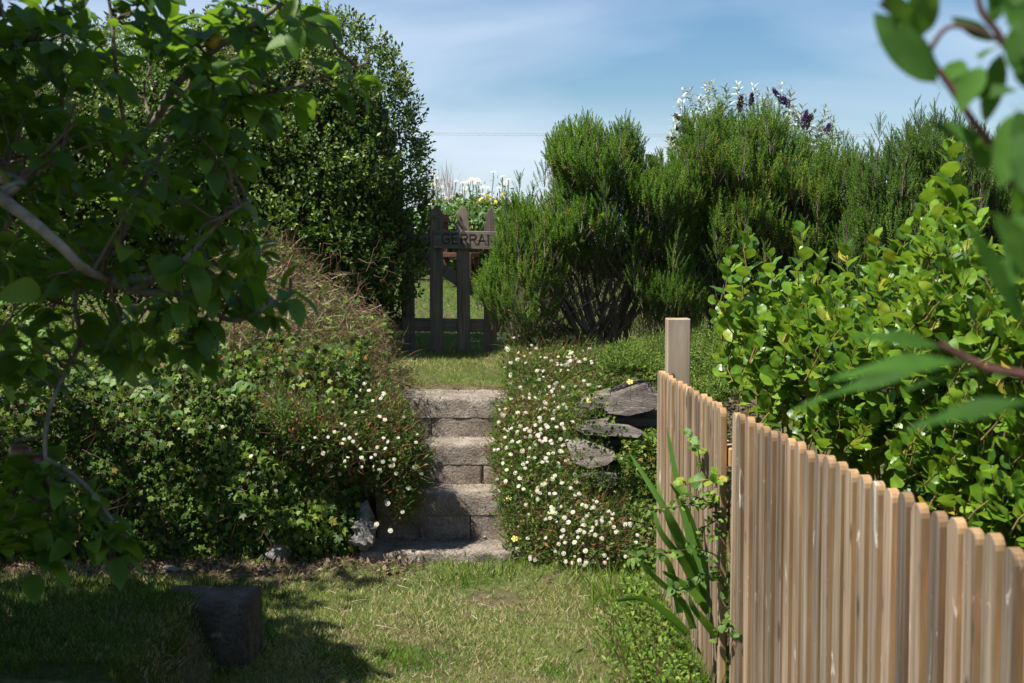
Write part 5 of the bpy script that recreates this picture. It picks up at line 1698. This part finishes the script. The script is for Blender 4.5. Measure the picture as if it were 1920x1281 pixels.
for q in cen:
    dd = np.linalg.norm(allp - q, axis=1)
    dd = np.where(allp[:, 0] < -2.2, 99, dd)
    j = allp[np.argmin(dd)]
    k = random.uniform(.6, 1)
    pts = curve_pts(j, q, 6, random.uniform(-.03, .02), .04)
    tw.append((pts, np.linspace(.0038, .0016, 6)))
    ax = norm(q - pts[3] + np.array([.03, 0, .05]))
    sd_ = norm(np.cross(ax, [.2, .3, .9])); ot = np.cross(ax, sd_)
    for i in range(random.randint(6, 9)):
        th = i * 2.4 + random.random()
        out = math.cos(th) * sd_ + math.sin(th) * ot
        o_ = R(random.uniform(40, 85))
        dv = out * math.sin(o_) + ax * math.cos(o_) + np.array([0, 0, -.25])
        n_ = np.array([-.15, -.1, 1.]) * .9 + ax * .3 + rng.normal(0, .35, 3)
        al.append((q - ax * random.uniform(0, .05), dv, n_, random.uniform(.048, .09)))
# boughs out of frame to the left and above, placed and thickened to shade turf, block and leaves
shade_boughs = []
for _ in range(2500):
    q = np.array([-1.65, 2.85, 2.3]) + rdir(1)[0] * np.array([1., 1., .55]) * random.uniform(.3, 1)
    if q[0] / q[1] > -.40 and (q[2] - EYE) / q[1] < .21: continue
    shade_boughs.append(q)
shade_boughs = shade_boughs[:70]
for cx_, rx_, k_ in (((-1.38, 2.42, 1.95), (.33, .34, .3), 170), ((-1.12, 2.6, 2.3), (.34, .4, .15), 90)):  # extra unseen clumps aimed to shade the lower apple leaves
    for _ in range(k_):
        q = np.array(cx_) + rdir(1)[0] * np.array(rx_) * random.uniform(.2, 1)
        if q[0] / q[1] > -.42 and (q[2] - EYE) / q[1] < .21: continue
        shade_boughs.append(q)
for _ in range(900):
    q = np.array([-1.95, 4.4, 2.0]) + rdir(1)[0] * np.array([.5, .7, .5]) * random.uniform(.3, 1)
    if q[0] / q[1] > -.39: continue
    shade_boughs.append(q)
for _ in range(3000):
    q = np.array([-2.0, 4.0, 2.0]) + rdir(1)[0] * np.array([1.05, 1.6, .7]) * random.uniform(.3, 1)
    if q[0] / q[1] > -.405: continue
    shade_boughs.append(q)
shade_canopy = []  # unseen canopy added to deepen the shade and block sky light
for _ in range(9000):
    q = np.array([random.uniform(-4.6, -.7), random.uniform(1.2, 6.0), random.uniform(2.15, 3.3)])
    if q[0] / q[1] > -.42 and (q[2] - EYE) / q[1] < .3: continue
    if q[0] > -1.1 - .25 * (q[1] - 1.2) and q[1] > 2.6: continue
    if wob(q, 1.6) < -.35: continue
    shade_canopy.append(q)
shade_canopy = np.array(shade_canopy)
scat_mesh('foliage', L_SMALL, shade_canopy, rdir(len(shade_canopy)), norm(rng.normal(0, .5, shade_canopy.shape) + [0, 0, 1]), rng.uniform(.11, .17, len(shade_canopy)), M['apple'], parent=ap)
for q in shade_boughs[:1500]:
    ax = rdir(1, .3)[0]
    for i in range(8):
        dv = rdir(1)[0]
        al.append((q + rng.normal(0, .03, 3), dv, np.array([-.1, -.1, 1.]) + rng.normal(0, .4, 3), random.uniform(.07, .1)))
    if random.random() < .3:
        j = trk[random.randrange(12, len(trk))]
        tw.append((curve_pts(j, q, 6, -.05, .03), np.linspace(.012, .003, 6)))
tubes('branch', limbs, M['bark'], 10, ap, None, True)
tubes('twig', tw, M['twig'], 5, ap)
lp, ld, ln_, ls = (np.array([l[i] for l in al]) for i in range(4))
ld = norm(ld)
vis = (lp[:, 0] / lp[:, 1] > -.37) * 1.
split_leaves(lp, ld, ln_, ls, L_BIG, M['apple'], ap, 300, vis * 10 - lp[:, 1] + ls * 8)
def apple_fruit(px, py, Y, mat, s, lab):
    bm = bmesh.new()
    bmesh.ops.create_uvsphere(bm, u_segments=20, v_segments=14, radius=1)
    for v in bm.verts:
        r = math.hypot(v.co.x, v.co.y)
        v.co.z *= .88
        v.co.z -= .22 * math.exp(-(r / .32) ** 2) * (1 if v.co.z > 0 else -.7)
        v.co *= s
    for f in bm.faces: f.smooth = True
    me = bpy.data.meshes.new('fruit'); bm.to_mesh(me); bm.free(); me.materials.append(mat)
    o = put('fruit', me, P(px, py, Y), ap)
    o['label'] = lab
apple_fruit(72, 868, 2.72, M['apple_skin'], .024, 'dull red apple in the shade')
apple_fruit(38, 850, 2.75, M['apple_skin'], .022, 'dull red apple in the shade')
apple_fruit(402, 78, 2.95, M['apple_yellow'], .022, 'yellow apple on the upper bough')

# ================================================================== NEAR BLURRED BRANCHES ON THE RIGHT
def near_branch(label, tw_paths, leaves, name='near_branch'):
    r0 = empty(name, P(*tw_paths[0][0][0]).tolist(), label, 'branch', 'out of focus branches close to the camera at the right')
    tubes('twig', [(smoothline(np.array([P(*q) for q in pts]), 5), np.linspace(a, b, (len(pts) - 1) * 5 + 1)) for pts, a, b in tw_paths], M['ntwig'], 8, r0, None, True)
    for (x0, y0, x1, y1, Y, wd, tilt) in leaves:
        a, e = P(x0, y0, Y), P(x1, y1, Y + random.uniform(-.04, .04))
        ln = np.linalg.norm(e - a)
        view = norm(np.array([0, 0, EYE]) - a)
        nn = view * math.cos(R(tilt)) + np.array([-.2, 0, 1.]) * math.sin(R(tilt))
        T = leafT(wd, 8, .25, .12, lambda t: math.sin(math.pi * t ** .85) ** .75, .02, .06)
        V, F = scatter(T, a[None], (e - a)[None], nn[None], np.array([ln]))
        link('leaf', mesh_np('leaf', V, F, M['near'], True, np.full(len(V), random.random() * .95)), r0)
near_branch('blurred leafy branch with reddish stem in the upper right corner', [
    ([(1960, 320, 1.0), (1890, 300, 1.0), (1830, 235, 1.0), (1780, 160, 1.0), (1745, 110, 1.0), (1725, 70, 1.0), (1650, 5, 1.0)], .0035, .0018),
    ([(1900, 110, 1.0), (1870, 60, 1.), (1840, 20, 1.), (1830, -30, 1.)], .003, .002),
    ([(1740, 100, 1.0), (1780, 50, 1.0), (1850, 65, 1.0), (1900, 95, 1.)], .002, .0015),
    ([(1860, 260, 1.0), (1910, 360, 1.0), (1960, 420, 1.0)], .0035, .003)], [
    (1765, 165, 1636, 20, .98, .36, 5), (1730, 75, 1735, -60, 1.0, .42, 10), (1745, 85, 1635, 72, 1.0, .2, 70), (1790, 185, 1905, 160, 1.0, .3, 45),
    (1780, 175, 1800, 100, 1.0, .42, 30), (1870, 80, 1785, 30, 1.0, .3, 20), (1890, 50, 1940, 140, .95, .42, 5), (1850, 20, 1920, -60, .95, .38, 10),
    (1870, 90, 1835, 100, .98, .4, 60), (1880, 90, 1845, 235, 1.0, .3, 0), (1900, 200, 1970, 330, .9, .42, 0), (1850, 275, 1750, 225, 1.02, .3, 40),
    (1915, 200, 1880, 340, .92, .38, 0), (1925, 60, 1890, -40, .92, .42, 0), (1900, 330, 1990, 430, .9, .38, 10), (1890, 120, 1980, 160, .9, .42, 10), (1830, 240, 1850, 330, 1.0, .3, 20),
    (1910, 240, 1940, 370, .88, .38, 5), (1880, 20, 1960, 60, .9, .36, 5), (1905, 150, 1925, 20, .9, .42, 0), (1860, 50, 1880, -40, .95, .36, 0), (1930, 380, 1900, 520, .88, .34, 5), (1925, 300, 1960, 470, .86, .42, 0), (1840, 120, 1800, 200, 1., .35, 20), (1720, 60, 1655, -20, 1., .35, 10)])
near_branch('blurred single spray of long leaves crossing in front of the griselinia', [
    ([(2010, 720, .95), (1930, 705, .95), (1850, 690, .95), (1800, 665, .95), (1760, 645, .95)], .0035, .002)], [
    (1840, 680, 1560, 680, .95, .2, 62), (1780, 655, 1600, 615, .97, .22, 50), (1850, 695, 1680, 720, .93, .16, 60), (1960, 750, 1690, 785, .85, .2, 60), (1930, 620, 1820, 420, .9, .16, 20),
    (1820, 670, 1470, 745, 1.05, .09, 50), (1990, 560, 1870, 400, .85, .3, 20)])

# ================================================================== SMALL THINGS ON THE LAWN
a = P(800, 1262, 4.72)
bm = bmesh.new()
bmesh.ops.create_uvsphere(bm, u_segments=18, v_segments=8, radius=1)
for v in bm.verts:
    k = 1 + .13 * float(wob(np.array(v.co), 2.5))
    v.co = Vector((v.co.x * .04 * k, v.co.y * .045 * k, v.co.z * .012))
me = bpy.data.meshes.new('flat_stone'); bm.to_mesh(me); bm.free(); me.materials.append(M['wallstone'])
o = put('flat_stone', me, (a[0], a[1], float(gz(a[0], a[1])) + .012)); tag(o, 'small flat grey stone sunk in the lawn at the bottom of the picture', 'stone')
me2 = me.copy()
o = put('flat_stone', me2, (float(P(325, 1083, 6.45)[0]), 6.42, .02), None, (0, R(12), .6)); tag(o, 'small pale flat stone on the litter below the ivy', 'stone')
for px, py, Y, s in [(862, 1142, 5.6, .05), (1222, 1245, 4.8, .035), (745, 1083, 6.3, .035), (1032, 1090, 6.2, .03), (640, 1075, 6.4, .04)]:
    q = P(px, py, Y); q[2] = float(gz(q[0], q[1])) + .03
    V, F = scatter(L_BIG, q[None], rdir(1), np.array([[.2, -.4, 1.]]), np.array([s]))
    o = link('fallen_leaf', mesh_np('fallen_leaf', V, F, M['leafdead'], True, np.full(len(V), .3)))
    tag(o, {862: 'reddish fallen leaf in the bare patch mid lawn', 1222: 'small brown fallen leaf near the fence foot on dry grass', 745: 'pale fallen leaf on the grass by the lowest step', 1032: 'fallen leaf in the grass below the daisies', 640: 'brown fallen leaf by the stone block'}[px], 'fallen leaf', 'fallen leaves on the lawn')
n = 900
x, y = rng.uniform(-1.4, 1.1, n), rng.uniform(4.3, 6.6, n)
q = np.stack([x, y, gz(x, y) + .02], -1)
o = scat_mesh('dry_stalks', bladeT(.03, 3, .15), q, norm(rng.normal(0, 1, q.shape) * [1, 1, .25]), rdir(n, 1), rng.uniform(.03, .09, n), M['straw'], rnd=rng.uniform(.4, .99, n))
tag(o, 'loose dry straw stalks lying over the lawn', 'dry stalks', kind='stuff')
